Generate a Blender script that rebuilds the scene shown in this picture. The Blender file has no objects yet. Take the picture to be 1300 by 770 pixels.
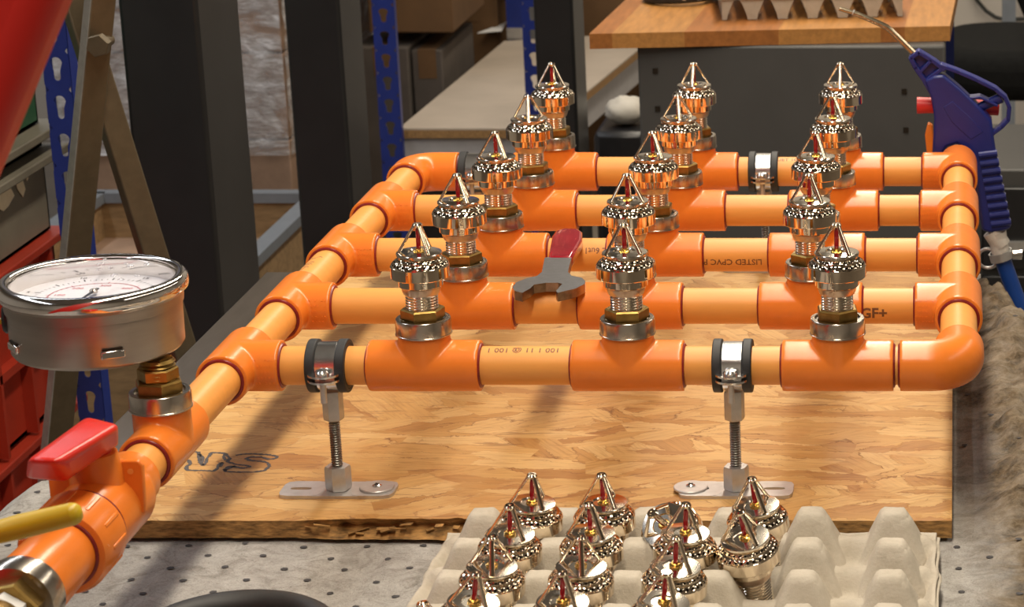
import bpy, bmesh, math, random
from mathutils import Vector, Matrix, Euler

random.seed(7)
scene = bpy.context.scene
COL = scene.collection
PI = math.pi

# ------------------------------------------------------------------ camera, world, lights
F_PX, PX, PY = 3154.0, 1213.0, 385.0          # focal length and optical centre in 1300x770 pixels (the photograph is an off-centre crop)
TH = math.radians(16.08)
CZ = 1.572
cam_data = bpy.data.cameras.new('camera')
cam = bpy.data.objects.new('camera', cam_data)
COL.objects.link(cam)
cam.location = (0, 0, CZ)
cam.rotation_euler = (PI / 2 - TH, 0, 0)
cam_data.sensor_width = 36.0
cam_data.lens = F_PX / 1300 * 36
cam_data.shift_x = (650 - PX) / 1300
cam_data.clip_start = 0.05
cam_data.dof.use_dof = True
cam_data.dof.focus_distance = 2.25
cam_data.dof.aperture_fstop = 22
scene.camera = cam

scene.view_settings.view_transform = 'Standard'
scene.view_settings.look = 'None'
scene.view_settings.exposure = -0.08
scene.view_settings.gamma = 1.0
scene.view_settings.use_curve_mapping = False

world = bpy.data.worlds.new('workshop_ambient')
scene.world = world
world.use_nodes = True
world.node_tree.nodes['Background'].inputs[0].default_value = (0.95, 0.96, 1.0, 1)
world.node_tree.nodes['Background'].inputs[1].default_value = 0.30


def area(name, loc, sx, sy, power, color, rot=(0, 0, 0)):
    d = bpy.data.lights.new(name, 'AREA')
    d.shape = 'RECTANGLE'
    d.size, d.size_y = sx, sy
    d.energy = power
    d.color = color
    o = bpy.data.objects.new(name, d)
    COL.objects.link(o)
    o.location = loc
    o.rotation_euler = rot
    return o


# fluorescent ceiling strips running front to back
area('ceiling_strip_light', (-0.16, 3.2, 3.0), 0.20, 6.6, 150, (1.0, 0.89, 0.72))
area('ceiling_strip_light', (-2.3, 3.2, 2.9), 0.20, 6.6, 52, (0.88, 0.93, 1.0))
area('ceiling_strip_light', (2.4, 3.2, 3.1), 0.20, 6.6, 52, (1.0, 0.89, 0.74))


# ------------------------------------------------------------------ pixel helpers
CT, ST = math.cos(TH), math.sin(TH)


def ray(px, py):
    u, v = (px - PX) / F_PX, (py - PY) / F_PX
    return Vector((u, CT - v * ST, -ST - v * CT))


def atY(px, py, Y):
    r = ray(px, py)
    return Vector((0, 0, CZ)) + r * (Y / r.y)


def atZ(px, py, z):
    r = ray(px, py)
    return Vector((0, 0, CZ)) + r * ((z - CZ) / r.z)


def atX(px, py, X):
    r = ray(px, py)
    return Vector((0, 0, CZ)) + r * (X / r.x)


ZP = 0.800      # top of the grey pad
ZB = 0.816      # top of the chipboard
ZA = 0.931      # axis height of the pipework
XL, XR = -0.617, 0.003


def Yzc(zc, z=ZA):
    return (zc - (CZ - z) * ST) / CT


ROWS = [Yzc(2.13 + 0.1766 * i) for i in range(5)]

# ------------------------------------------------------------------ materials


def new_mat(name):
    m = bpy.data.materials.new(name)
    m.use_nodes = True
    nt = m.node_tree
    b = nt.nodes['Principled BSDF']
    return m, nt, b


def nd(nt, typ, **kw):
    n = nt.nodes.new(typ)
    for k, v in kw.items():
        if k.startswith('i_'):
            key = k[2:]
            n.inputs[int(key) if key.isdigit() else key.replace('_', ' ')].default_value = v
        else:
            setattr(n, k, v)
    return n


def ramp(nt, fac, stops, interp='LINEAR'):
    r = nt.nodes.new('ShaderNodeValToRGB')
    r.color_ramp.interpolation = interp
    el = r.color_ramp.elements
    while len(el) < len(stops):
        el.new(0.5)
    for e, (p, c) in zip(el, stops):
        e.position = p
        e.color = (c[0], c[1], c[2], 1)
    nt.links.new(fac, r.inputs['Fac'])
    return r.outputs['Color']


def coords(nt, scale=(1, 1, 1), rot=(0, 0, 0), kind='Object'):
    tc = nt.nodes.new('ShaderNodeTexCoord')
    mp = nt.nodes.new('ShaderNodeMapping')
    mp.inputs['Scale'].default_value = scale
    mp.inputs['Rotation'].default_value = rot
    nt.links.new(tc.outputs[kind], mp.inputs['Vector'])
    return mp.outputs['Vector']


def noise(nt, vec, scale, detail=4, rough=0.5, dist=0.0):
    n = nt.nodes.new('ShaderNodeTexNoise')
    n.inputs['Scale'].default_value = scale
    n.inputs['Detail'].default_value = detail
    n.inputs['Roughness'].default_value = rough
    n.inputs['Distortion'].default_value = dist
    if vec is not None:
        nt.links.new(vec, n.inputs['Vector'])
    return n


def mixc(nt, fac, a, b, mode='MIX'):
    m = nt.nodes.new('ShaderNodeMix')
    m.data_type = 'RGBA'
    m.blend_type = mode
    for sock, v in ((m.inputs['Factor'], fac), (m.inputs['A'], a), (m.inputs['B'], b)):
        pass
    ins = [i for i in m.inputs if i.enabled]
    for sock, v in zip(ins, (fac, a, b)):
        if isinstance(v, (int, float)):
            sock.default_value = v
        elif isinstance(v, tuple):
            sock.default_value = (v[0], v[1], v[2], 1)
        else:
            nt.links.new(v, sock)
    return [o for o in m.outputs if o.enabled][0]


def math_(nt, op, a, b=None):
    n = nt.nodes.new('ShaderNodeMath')
    n.operation = op
    for i, v in enumerate((a, b)):
        if v is None:
            continue
        if isinstance(v, (int, float)):
            n.inputs[i].default_value = v
        else:
            nt.links.new(v, n.inputs[i])
    return n.outputs[0]


def bump(nt, b, height, strength=0.2, dist=0.001):
    n = nt.nodes.new('ShaderNodeBump')
    n.inputs['Strength'].default_value = strength
    n.inputs['Distance'].default_value = dist
    nt.links.new(height, n.inputs['Height'])
    nt.links.new(n.outputs['Normal'], b.inputs['Normal'])


def simple(name, col, rough=0.5, metal=0.0, var=0.08, scale=40, bmp=0.0, coat=0.0, spec=0.5, stretch=(1, 1, 1), kind='Object'):
    """base colour with a soft procedural variation and optional fine relief"""
    m, nt, b = new_mat(name)
    v = coords(nt, stretch, kind=kind)
    n = noise(nt, v, scale, 5, 0.6)
    lo = tuple(max(0, c * (1 - var)) for c in col)
    hi = tuple(min(1, c * (1 + var)) for c in col)
    c = ramp(nt, n.outputs['Fac'], [(0.3, lo), (0.7, hi)])
    nt.links.new(c, b.inputs['Base Color'])
    b.inputs['Roughness'].default_value = rough
    b.inputs['Metallic'].default_value = metal
    b.inputs['Coat Weight'].default_value = coat
    b.inputs['Specular IOR Level'].default_value = spec
    if bmp:
        bump(nt, b, n.outputs['Fac'], bmp, 0.0008)
    return m


M = {}
M['pipe'] = simple('pipe_orange', (0.86, 0.36, 0.078), 0.42, var=0.05, scale=18, stretch=(1, 6, 6))
M['fitting'] = simple('fitting_orange', (0.85, 0.220, 0.026), 0.27, var=0.06, scale=30, bmp=0.03)
M['primer'] = simple('solvent_red', (0.22, 0.012, 0.012), 0.35, var=0.3, scale=90)
M['steel_ring'] = simple('insert_steel', (0.54, 0.49, 0.43), 0.22, 1.0, var=0.05, scale=120)
M['brass'] = simple('dull_brass', (0.34, 0.215, 0.065), 0.36, 1.0, var=0.25, scale=90, bmp=0.05)
M['chrome'] = simple('polished_nickel', (0.83, 0.72, 0.57), 0.06, 1.0, var=0.03, scale=60)
M['neck'] = simple('warm_nickel', (0.62, 0.47, 0.36), 0.28, 1.0, var=0.08, scale=80)
M['mirror'] = simple('bright_disc_nickel', (0.84, 0.77, 0.67), 0.14, 1.0, var=0.03, scale=50)
M['dark_hole'] = simple('hole_dark', (0.03, 0.022, 0.015), 0.5, 0.6, var=0.2)
M['bulb'] = simple('bulb_red', (0.30, 0.002, 0.006), 0.08, 0.0, var=0.1, coat=0.6)
M['gold'] = simple('gold_seat', (0.75, 0.50, 0.15), 0.2, 1.0)
M['zinc'] = simple('zinc_plate', (0.56, 0.55, 0.54), 0.42, 0.75, var=0.12, scale=70, bmp=0.05)
M['zinc_bright'] = simple('bright_zinc', (0.78, 0.78, 0.78), 0.2, 1.0, var=0.1, scale=80, bmp=0.05)
M['rubber'] = simple('black_rubber', (0.018, 0.018, 0.02), 0.55, var=0.25, scale=80)
M['black_plastic'] = simple('black_plastic', (0.012, 0.012, 0.014), 0.35, var=0.2)
M['red_plastic'] = simple('valve_red', (0.66, 0.022, 0.012), 0.3, var=0.08, scale=25, bmp=0.03)
M['red_dip'] = simple('dipped_red', (0.30, 0.008, 0.02), 0.18, var=0.35, scale=60, coat=0.5, bmp=0.12)
M['wrench'] = simple('phosphated_steel', (0.16, 0.16, 0.17), 0.42, 0.9, var=0.12, scale=160)
M['wrench_edge'] = simple('burnished_steel', (0.33, 0.27, 0.21), 0.35, 1.0, var=0.3, scale=120)
M['blue_gun'] = simple('gun_blue', (0.014, 0.022, 0.175), 0.33, var=0.1, scale=40)
M['red_knob'] = simple('knob_red', (0.70, 0.03, 0.03), 0.4, var=0.06)
M['blue_hose'] = simple('hose_blue', (0.01, 0.06, 0.30), 0.3, var=0.1)
M['tape'] = simple('white_tape', (0.62, 0.58, 0.52), 0.6, var=0.12, scale=150, bmp=0.2)
M['gauge_case'] = simple('gauge_stainless', (0.42, 0.38, 0.34), 0.36, 1.0, var=0.10, scale=8, stretch=(1, 1, 12))
M['gauge_rim'] = simple('gauge_polished', (0.78, 0.75, 0.72), 0.10, 1.0, var=0.04)
M['dial'] = simple('dial_white', (0.78, 0.76, 0.80), 0.5, var=0.03)
M['ink_black'] = simple('ink_black', (0.02, 0.02, 0.025), 0.6)
M['ink_red'] = simple('ink_red', (0.55, 0.06, 0.10), 0.6)
M['ink_blue'] = simple('ink_blue', (0.05, 0.05, 0.45), 0.6)
M['print'] = simple('pipe_ink', (0.20, 0.075, 0.03), 0.5, var=0.3, scale=300)
M['yellow'] = simple('lever_yellow', (0.62, 0.43, 0.015), 0.35, var=0.06)
M['white_plastic'] = simple('white_plastic', (0.75, 0.74, 0.72), 0.4)
M['red_paint'] = simple('red_enamel', (0.60, 0.012, 0.006), 0.5, var=0.05, scale=6)
M['crate_red'] = simple('crate_red', (0.40, 0.035, 0.015), 0.45, var=0.12, scale=14)
M['crate_grey'] = simple('crate_grey', (0.20, 0.18, 0.14), 0.5, var=0.12, scale=14)
M['crate_green'] = simple('crate_green', (0.015, 0.10, 0.045), 0.45, var=0.12, scale=14)
M['paper'] = simple('torn_label', (0.80, 0.70, 0.50), 0.8, var=0.1)
M['trestle'] = simple('trestle_olive', (0.13, 0.10, 0.062), 0.40, 0.5, var=0.12, scale=60, bmp=0.08)
M['trestle_lit'] = simple('trestle_lit_face', (0.34, 0.32, 0.28), 0.4, 0.6, var=0.15, scale=70, bmp=0.08)  # paler trestle tone, light painted into the leg's left face
M['column'] = simple('column_charcoal', (0.018, 0.018, 0.019), 0.34, 0.0, var=0.25, scale=5, bmp=0.02)
M['rack_blue'] = simple('rack_blue', (0.012, 0.028, 0.20), 0.4, var=0.1, scale=20)
M['shelf_edge'] = simple('chip_edge', (0.30, 0.17, 0.065), 0.8, var=0.35, scale=160)
M['shelf_top'] = simple('chip_top', (0.44, 0.37, 0.30), 0.65, var=0.08, scale=7)
M['beam_grey'] = simple('beam_grey', (0.42, 0.41, 0.42), 0.5, var=0.06)
M['cardboard'] = simple('cardboard', (0.115, 0.058, 0.021), 0.85, var=0.15, scale=12)
M['cardboard_grey'] = simple('cardboard_grey', (0.08, 0.065, 0.055), 0.85, var=0.15, scale=12)
M['carton_pack'] = simple('wrapped_carton', (0.34, 0.22, 0.15), 0.7, var=0.3, scale=9)
M['pallet'] = simple('pallet_wood', (0.30, 0.19, 0.09), 0.8, var=0.3, scale=14, stretch=(1, 6, 6))
M['cabinet'] = simple('cabinet_grey', (0.070, 0.068, 0.066), 0.5, var=0.08, scale=8)
M['fabric_black'] = simple('seat_black', (0.008, 0.008, 0.008), 0.9, var=0.2, scale=90, bmp=0.1, spec=0.15)
M['wall'] = simple('wall_paint', (0.50, 0.46, 0.41), 0.85, var=0.04, scale=2)
M['floor'] = simple('floor_concrete', (0.20, 0.17, 0.14), 0.75, var=0.18, scale=5)
M['table_steel'] = simple('table_steel', (0.20, 0.165, 0.135), 0.38, 0.85, var=0.14, scale=10, stretch=(6, 1, 1))
M['marker'] = simple('marker_ink', (0.075, 0.062, 0.06), 0.7, var=0.3, scale=200)
M['sack'] = simple('white_sack', (0.5, 0.47, 0.42), 0.8, var=0.12, scale=30, bmp=0.2)
M['grey_post'] = simple('post_grey', (0.18, 0.20, 0.23), 0.5)
M['dark_cable'] = simple('cable_black', (0.02, 0.022, 0.02), 0.4)


def glass_mat(name, tint, gloss):
    m = bpy.data.materials.new(name)
    m.use_nodes = True
    nt = m.node_tree
    nt.nodes.clear()
    out = nt.nodes.new('ShaderNodeOutputMaterial')
    tr = nt.nodes.new('ShaderNodeBsdfTransparent')
    tr.inputs[0].default_value = (*tint, 1)
    gl = nt.nodes.new('ShaderNodeBsdfGlossy')
    gl.inputs['Roughness'].default_value = 0.04
    fr = nt.nodes.new('ShaderNodeLayerWeight')
    fr.inputs['Blend'].default_value = gloss
    mx = nt.nodes.new('ShaderNodeMixShader')
    nt.links.new(fr.outputs['Fresnel'], mx.inputs[0])
    nt.links.new(tr.outputs[0], mx.inputs[1])
    nt.links.new(gl.outputs[0], mx.inputs[2])
    nt.links.new(mx.outputs[0], out.inputs[0])
    return m


M['glass'] = glass_mat('gauge_glass', (0.95, 0.96, 0.98), 0.10)
M['droplet'] = glass_mat('droplet', (0.93, 0.93, 0.95), 0.45)


def film_mat():
    m, nt, b = new_mat('stretch_film')
    v = coords(nt, (1, 1, 2.2))
    n = noise(nt, v, 5, 7, 0.66, 1.6)
    n2 = noise(nt, coords(nt, (3, 3, 9)), 14, 5, 0.6, 0.8)
    b.inputs['Base Color'].default_value = (0.80, 0.81, 0.86, 1)
    b.inputs['Roughness'].default_value = 0.16
    a = ramp(nt, n.outputs['Fac'], [(0.36, (0.10,) * 3), (0.50, (0.45,) * 3), (0.64, (0.95,) * 3)])
    nt.links.new(a, b.inputs['Alpha'])
    bump(nt, b, n2.outputs['Fac'], 0.6, 0.02)
    return m


M['film'] = film_mat()


def osb_mat():
    m, nt, b = new_mat('osb_strands')
    tc = nt.nodes.new('ShaderNodeTexCoord')

    def layer(rot, sx, sy, seed):
        mp = nt.nodes.new('ShaderNodeMapping')
        mp.inputs['Rotation'].default_value = (0, 0, rot)
        mp.inputs['Location'].default_value = (seed, seed * 0.7, 0)
        mp.inputs['Scale'].default_value = (1, 1, 0.0)
        nt.links.new(tc.outputs['Object'], mp.inputs['Vector'])
        wob = noise(nt, mp.outputs['Vector'], 30, 6, 0.7)
        vm = nt.nodes.new('ShaderNodeVectorMath')
        vm.operation = 'MULTIPLY_ADD'
        vm.inputs[1].default_value = (0.050, 0.034, 0)
        nt.links.new(wob.outputs['Color'], vm.inputs[0])
        nt.links.new(mp.outputs['Vector'], vm.inputs[2])
        sc = nt.nodes.new('ShaderNodeVectorMath')
        sc.operation = 'MULTIPLY'
        sc.inputs[1].default_value = (sx, sy, 0)
        nt.links.new(vm.outputs[0], sc.inputs[0])
        vo = nt.nodes.new('ShaderNodeTexVoronoi')
        vo.voronoi_dimensions = '2D'
        vo.inputs['Scale'].default_value = 1
        vo.inputs['Randomness'].default_value = 1
        nt.links.new(sc.outputs[0], vo.inputs['Vector'])
        ve = nt.nodes.new('ShaderNodeTexVoronoi')
        ve.voronoi_dimensions = '2D'
        ve.feature = 'DISTANCE_TO_EDGE'
        ve.inputs['Scale'].default_value = 1
        nt.links.new(sc.outputs[0], ve.inputs['Vector'])
        sep = nt.nodes.new('ShaderNodeSeparateColor')
        nt.links.new(vo.outputs['Color'], sep.inputs[0])
        gm = nt.nodes.new('ShaderNodeVectorMath')
        gm.operation = 'MULTIPLY'
        gm.inputs[1].default_value = (22, 300, 1)
        nt.links.new(mp.outputs['Vector'], gm.inputs[0])
        gr = noise(nt, gm.outputs[0], 1.0, 7, 0.68, 0.6)
        c = ramp(nt, sep.outputs['Red'], [(0.0, (0.40, 0.19, 0.05)), (0.25, (0.50, 0.27, 0.08)),
                                          (0.6, (0.56, 0.325, 0.11)), (1.0, (0.62, 0.39, 0.155))])
        g = ramp(nt, gr.outputs['Fac'], [(0.30, (0.74, 0.65, 0.52)), (0.5, (1, 1, 1)), (0.72, (1.12, 1.10, 1.05))])
        c2 = mixc(nt, 1.0, c, g, 'MULTIPLY')
        return c2, ve.outputs['Distance'], sep.outputs['Green']

    a, ea, _ = layer(0.10, 11, 52, 0.0)
    c, ec, _ = layer(1.0, 13, 44, 3.1)
    d, ed, _ = layer(-0.55, 12, 48, 7.7)
    vob = nt.nodes.new('ShaderNodeTexVoronoi')
    vob.voronoi_dimensions = '2D'
    vob.inputs['Scale'].default_value = 1
    mpb = coords(nt, (15, 34, 0), (0, 0, 0.3))
    nt.links.new(mpb, vob.inputs['Vector'])
    sp = nt.nodes.new('ShaderNodeSeparateColor')
    nt.links.new(vob.outputs['Color'], sp.inputs[0])
    f1 = ramp(nt, sp.outputs['Red'], [(0.0, (0, 0, 0)), (0.84, (1, 1, 1))], 'CONSTANT')
    f2 = ramp(nt, sp.outputs['Green'], [(0.0, (0, 0, 0)), (0.62, (1, 1, 1))], 'CONSTANT')
    x = mixc(nt, f2, a, d)
    x = mixc(nt, f1, x, c)
    e = mixc(nt, f2, ea, ed)
    e = mixc(nt, f1, e, ec)
    edge = ramp(nt, e, [(0.0, (0.42, 0.29, 0.17)), (0.035, (1, 1, 1))])
    em = noise(nt, tc.outputs['Object'], 24, 5, 0.65)
    ef = ramp(nt, em.outputs['Fac'], [(0.47, (0, 0, 0)), (0.60, (1.0,) * 3)])
    x2 = mixc(nt, ef, x, mixc(nt, 1.0, x, edge, 'MULTIPLY'))
    ck = noise(nt, coords(nt, (16, 130, 1), (0, 0, 0.06)), 1.0, 5, 0.62, 0.6)
    ckf = ramp(nt, ck.outputs['Fac'], [(0.605, (0, 0, 0)), (0.66, (0.6,) * 3)])
    x2 = mixc(nt, ckf, x2, (0.25, 0.115, 0.035))
    big = noise(nt, coords(nt, (4, 9, 1)), 1.6, 5, 0.65, 0.8)
    tone = ramp(nt, big.outputs['Fac'], [(0.32, (0.86, 0.74, 0.60)), (0.5, (1, 1, 1)), (0.7, (1.04, 1.04, 1.02))])
    x2 = mixc(nt, 1.0, x2, tone, 'MULTIPLY')
    nt.links.new(x2, b.inputs['Base Color'])
    b.inputs['Roughness'].default_value = 0.55
    bump(nt, b, edge, 0.35, 0.0012)
    return m


M['osb'] = osb_mat()
M['osb_edge'] = simple('osb_edge', (0.34, 0.18, 0.055), 0.85, var=0.65, scale=160, bmp=0.8, stretch=(0.5, 1, 2.2))


def pad_mat():
    m, nt, b = new_mat('grey_fleece')
    tc = nt.nodes.new('ShaderNodeTexCoord')
    P = tc.outputs['Object']
    n1 = noise(nt, P, 30, 8, 0.72, 1.5)
    n2 = noise(nt, P, 260, 4, 0.7, 2.5)
    n3 = noise(nt, P, 6, 5, 0.6, 0.6)
    base = ramp(nt, n1.outputs['Fac'], [(0.32, (0.28, 0.26, 0.235)), (0.50, (0.41, 0.39, 0.365)), (0.68, (0.50, 0.48, 0.455))])
    fib = ramp(nt, n2.outputs['Fac'], [(0.30, (0.55, 0.54, 0.52)), (0.5, (1, 1, 1)), (0.72, (1.16, 1.15, 1.13))])
    c = mixc(nt, 0.8, base, fib, 'MULTIPLY')
    # hair-line scuffs
    sc = nt.nodes.new('ShaderNodeTexVoronoi')
    sc.feature = 'DISTANCE_TO_EDGE'
    sc.inputs['Scale'].default_value = 9
    wv = nt.nodes.new('ShaderNodeVectorMath')
    wv.operation = 'MULTIPLY_ADD'
    wv.inputs[1].default_value = (0.16, 0.16, 0.16)
    nt.links.new(n1.outputs['Color'], wv.inputs[0])
    nt.links.new(P, wv.inputs[2])
    nt.links.new(wv.outputs[0], sc.inputs['Vector'])
    hl = ramp(nt, sc.outputs['Distance'], [(0.0, (1, 1, 1)), (0.018, (0, 0, 0))])
    hm = ramp(nt, n3.outputs['Fac'], [(0.48, (0, 0, 0)), (0.6, (0.8,) * 3)])
    c = mixc(nt, math_(nt, 'MULTIPLY', hl, hm), c, (0.10, 0.09, 0.08))
    # sawdust and dirt on the worn right-hand strip
    sep = nt.nodes.new('ShaderNodeSeparateXYZ')
    nt.links.new(P, sep.inputs[0])
    d0 = math_(nt, 'ADD', math_(nt, 'MULTIPLY', sep.outputs['X'], 9.0), n3.outputs['Fac'])
    d1 = math_(nt, 'ADD', d0, math_(nt, 'MULTIPLY', sep.outputs['Y'], 0.55))
    dm = ramp(nt, math_(nt, 'MULTIPLY', d1, 0.5), [(0.0, (0, 0, 0)), (0.74, (0.0,) * 3), (0.98, (1, 1, 1))])
    dn = noise(nt, P, 38, 8, 0.72, 0.15)
    dirt = ramp(nt, dn.outputs['Fac'], [(0.34, (0.035, 0.024, 0.013)), (0.47, (0.13, 0.094, 0.056)), (0.66, (0.27, 0.215, 0.15))])
    dmask = mixc(nt, 1.0, dm, ramp(nt, n1.outputs['Fac'], [(0.35, (1, 1, 1)), (0.75, (0.72,) * 3)]), 'MULTIPLY')
    c = mixc(nt, dmask, c, dirt)
    nt.links.new(c, b.inputs['Base Color'])
    b.inputs['Roughness'].default_value = 0.95
    b.inputs['Specular IOR Level'].default_value = 0.1
    h = math_(nt, 'ADD', n1.outputs['Fac'], math_(nt, 'MULTIPLY', n2.outputs['Fac'], 0.4))
    bump(nt, b, h, 0.7, 0.004)
    return m


M['pad'] = pad_mat()


def pulp_mat():
    m, nt, b = new_mat('moulded_pulp')
    v = coords(nt)
    n = noise(nt, v, 55, 7, 0.7)
    n2 = noise(nt, v, 420, 3, 0.6)
    c = ramp(nt, n.outputs['Fac'], [(0.3, (0.44, 0.39, 0.315)), (0.7, (0.54, 0.485, 0.405))])
    nt.links.new(c, b.inputs['Base Color'])
    b.inputs['Roughness'].default_value = 0.95
    b.inputs['Specular IOR Level'].default_value = 0.1
    h = math_(nt, 'ADD', n.outputs['Fac'], math_(nt, 'MULTIPLY', n2.outputs['Fac'], 0.7))
    bump(nt, b, h, 0.5, 0.0015)
    return m


M['pulp'] = pulp_mat()
M['lamella_a'] = simple('lamella_honey', (0.45, 0.205, 0.055), 0.4, var=0.2, scale=14, stretch=(8, 1, 8))
M['lamella_b'] = simple('lamella_russet', (0.34, 0.125, 0.03), 0.4, var=0.2, scale=14, stretch=(8, 1, 8))
M['lamella_c'] = simple('lamella_pale', (0.50, 0.27, 0.095), 0.4, var=0.2, scale=14, stretch=(8, 1, 8))

# ------------------------------------------------------------------ mesh helpers


def frame_from(d):
    d = d.normalized()
    up = Vector((0, 0, 1)) if abs(d.z) < 0.95 else Vector((0, 1, 0))
    s = d.cross(up).normalized()
    return s, s.cross(d).normalized()


class MB:
    def __init__(self):
        self.v, self.f, self.mi = [], [], []
        self.cur = 0

    def add(self, vs, fs):
        o = len(self.v)
        self.v += [Vector(p) for p in vs]
        self.f += [[i + o for i in f] for f in fs]
        self.mi += [self.cur] * len(fs)
        return self

    def box(self, c, s, rot=None):
        hx, hy, hz = s[0] / 2, s[1] / 2, s[2] / 2
        vs = [Vector((x, y, z)) for x in (-hx, hx) for y in (-hy, hy) for z in (-hz, hz)]
        if rot is not None:
            vs = [rot @ p for p in vs]
        c = Vector(c)
        return self.add([p + c for p in vs], [(0, 1, 3, 2), (4, 6, 7, 5), (0, 4, 5, 1), (2, 3, 7, 6), (0, 2, 6, 4), (1, 5, 7, 3)])

    def box2(self, a, b):
        a, b = Vector(a), Vector(b)
        return self.box((a + b) / 2, (abs(b.x - a.x), abs(b.y - a.y), abs(b.z - a.z)))

    def tube(self, pts, rad, n=24, cap=True, ref=None):
        pts = [Vector(p) for p in pts]
        rads = rad if isinstance(rad, (list, tuple)) else [rad] * len(pts)
        rings, prev = [], None
        for i, p in enumerate(pts):
            a = pts[max(0, i - 1)]
            b = pts[min(len(pts) - 1, i + 1)]
            if i > 0 and i < len(pts) - 1:
                d = ((p - a).normalized() + (b - p).normalized())
            else:
                d = b - a
            if d.length < 1e-9:
                d = prev_d
            d = d.normalized()
            prev_d = d
            if prev is None:
                s, t = frame_from(d)
                if ref is not None:
                    s = Vector(ref)
                    s = (s - d * s.dot(d)).normalized()
            else:
                s = (prev - d * prev.dot(d)).normalized()
            t = s.cross(d).normalized()
            prev = s
            rings.append([p + (s * math.cos(2 * PI * k / n) + t * math.sin(2 * PI * k / n)) * rads[i] for k in range(n)])
        vs = [q for r in rings for q in r]
        fs = []
        for i in range(len(pts) - 1):
            for k in range(n):
                k2 = (k + 1) % n
                fs.append((i * n + k, (i + 1) * n + k, (i + 1) * n + k2, i * n + k2))
        if cap:
            fs.append(tuple(range(n)))
            fs.append(tuple(reversed(range((len(pts) - 1) * n, len(pts) * n))))
        return self.add(vs, fs)

    def lathe(self, prof, n=32, c=(0, 0, 0), axis=(0, 0, 1), cap=True, phase=0.0):
        """prof: list of (radius, height) along the axis"""
        ax = Vector(axis).normalized()
        if abs(ax.z) > 0.99:
            s, t = Vector((1, 0, 0)), Vector((0, 1, 0)) * (1 if ax.z > 0 else -1)
        else:
            s, t = frame_from(ax)
            t = ax.cross(s)
        c = Vector(c)
        vs, fs = [], []
        for r, h in prof:
            for k in range(n):
                a = 2 * PI * k / n + phase
                vs.append(c + ax * h + (s * math.cos(a) + t * math.sin(a)) * r)
        for i in range(len(prof) - 1):
            for k in range(n):
                k2 = (k + 1) % n
                fs.append((i * n + k, i * n + k2, (i + 1) * n + k2, (i + 1) * n + k))
        if cap:
            if prof[0][0] > 1e-6:
                fs.append(tuple(reversed(range(n))))
            if prof[-1][0] > 1e-6:
                fs.append(tuple(range((len(prof) - 1) * n, len(prof) * n)))
        return self.add(vs, fs)

    def torus(self, c, axis, R, r, n=40, m=10):
        ax = Vector(axis).normalized()
        s, t = frame_from(ax)
        c = Vector(c)
        vs, fs = [], []
        for i in range(n):
            a = 2 * PI * i / n
            d = s * math.cos(a) + t * math.sin(a)
            for j in range(m):
                b = 2 * PI * j / m
                vs.append(c + d * (R + r * math.cos(b)) + ax * (r * math.sin(b)))
        for i in range(n):
            for j in range(m):
                i2, j2 = (i + 1) % n, (j + 1) % m
                fs.append((i * m + j, i * m + j2, i2 * m + j2, i2 * m + j))
        return self.add(vs, fs)

    def prism(self, poly, off):
        """poly: 3D loop, extruded by vector off"""
        poly = [Vector(p) for p in poly]
        off = Vector(off)
        n = len(poly)
        vs = poly + [p + off for p in poly]
        fs = [tuple(range(n)), tuple(reversed(range(n, 2 * n)))]
        for k in range(n):
            k2 = (k + 1) % n
            fs.append((k, k + n, k2 + n, k2))
        return self.add(vs, fs)

    def hexnut(self, c, axis, af, h, phase=0.0, chamfer=0.12):
        R = af / 2 / math.cos(PI / 6)
        e = h * chamfer
        return self.lathe([(R * 0.93, 0), (R, e), (R, h - e), (R * 0.93, h)], 6, c, axis, True, phase)

    def build(self, name, mat, parent=None, bevel=0.0, angle=35, seg=2):
        me = bpy.data.meshes.new(name)
        me.from_pydata([tuple(p) for p in self.v], [], self.f)
        bm = bmesh.new()
        bm.from_mesh(me)
        bmesh.ops.recalc_face_normals(bm, faces=bm.faces)
        bm.to_mesh(me)
        bm.free()
        mats = mat if isinstance(mat, (list, tuple)) else [mat]
        for m_ in mats:
            me.materials.append(M[m_])
        if len(mats) > 1:
            me.polygons.foreach_set('material_index', self.mi)
        me.shade_smooth()
        me.set_sharp_from_angle(angle=math.radians(angle))
        o = bpy.data.objects.new(name, me)
        COL.objects.link(o)
        if bevel:
            md = o.modifiers.new('edge', 'BEVEL')
            md.width = bevel
            md.segments = seg
            md.limit_method = 'ANGLE'
            md.angle_limit = math.radians(40)
        if parent is not None:
            adopt(o, parent)
        return o


def wmat(o):
    m = o.matrix_basis.copy()
    p, c = o.parent, o
    while p is not None:
        m = p.matrix_basis @ c.matrix_parent_inverse @ m
        c, p = p, p.parent
    return m


def adopt(o, parent):
    """parent o while its mesh stays where its coordinates put it"""
    o.parent = parent
    o.matrix_parent_inverse = wmat(parent).inverted()


def adopt_local(o, parent):
    o.parent = parent
    o.matrix_parent_inverse = Matrix.Identity(4)


def tag(o, label, cat, group=None, kind=None):
    o['label'] = label
    o['category'] = cat
    if group:
        o['group'] = group
    if kind:
        o['kind'] = kind
    return o


def struct(o, label=None):
    o['kind'] = 'structure'
    if label:
        o['label'] = label
    return o


def root(name, loc, label, cat, group=None):
    o = bpy.data.objects.new(name, None)
    o.empty_display_size = 0.02
    o.location = loc
    COL.objects.link(o)
    return tag(o, label, cat, group)


def link_copy(src, parent, mat_local=None):
    c = src.copy()
    COL.objects.link(c)
    c.parent = parent
    c.matrix_parent_inverse = Matrix.Identity(4)
    if mat_local is not None:
        c.matrix_basis = mat_local
    return c


def copy_tree(src, parent=None):
    c = src.copy()
    COL.objects.link(c)
    if parent is not None:
        c.parent = parent
        c.matrix_parent_inverse = src.matrix_parent_inverse.copy()
    for ch in [o for o in ALL_CHILDREN(src)]:
        copy_tree(ch, c)
    return c


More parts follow.
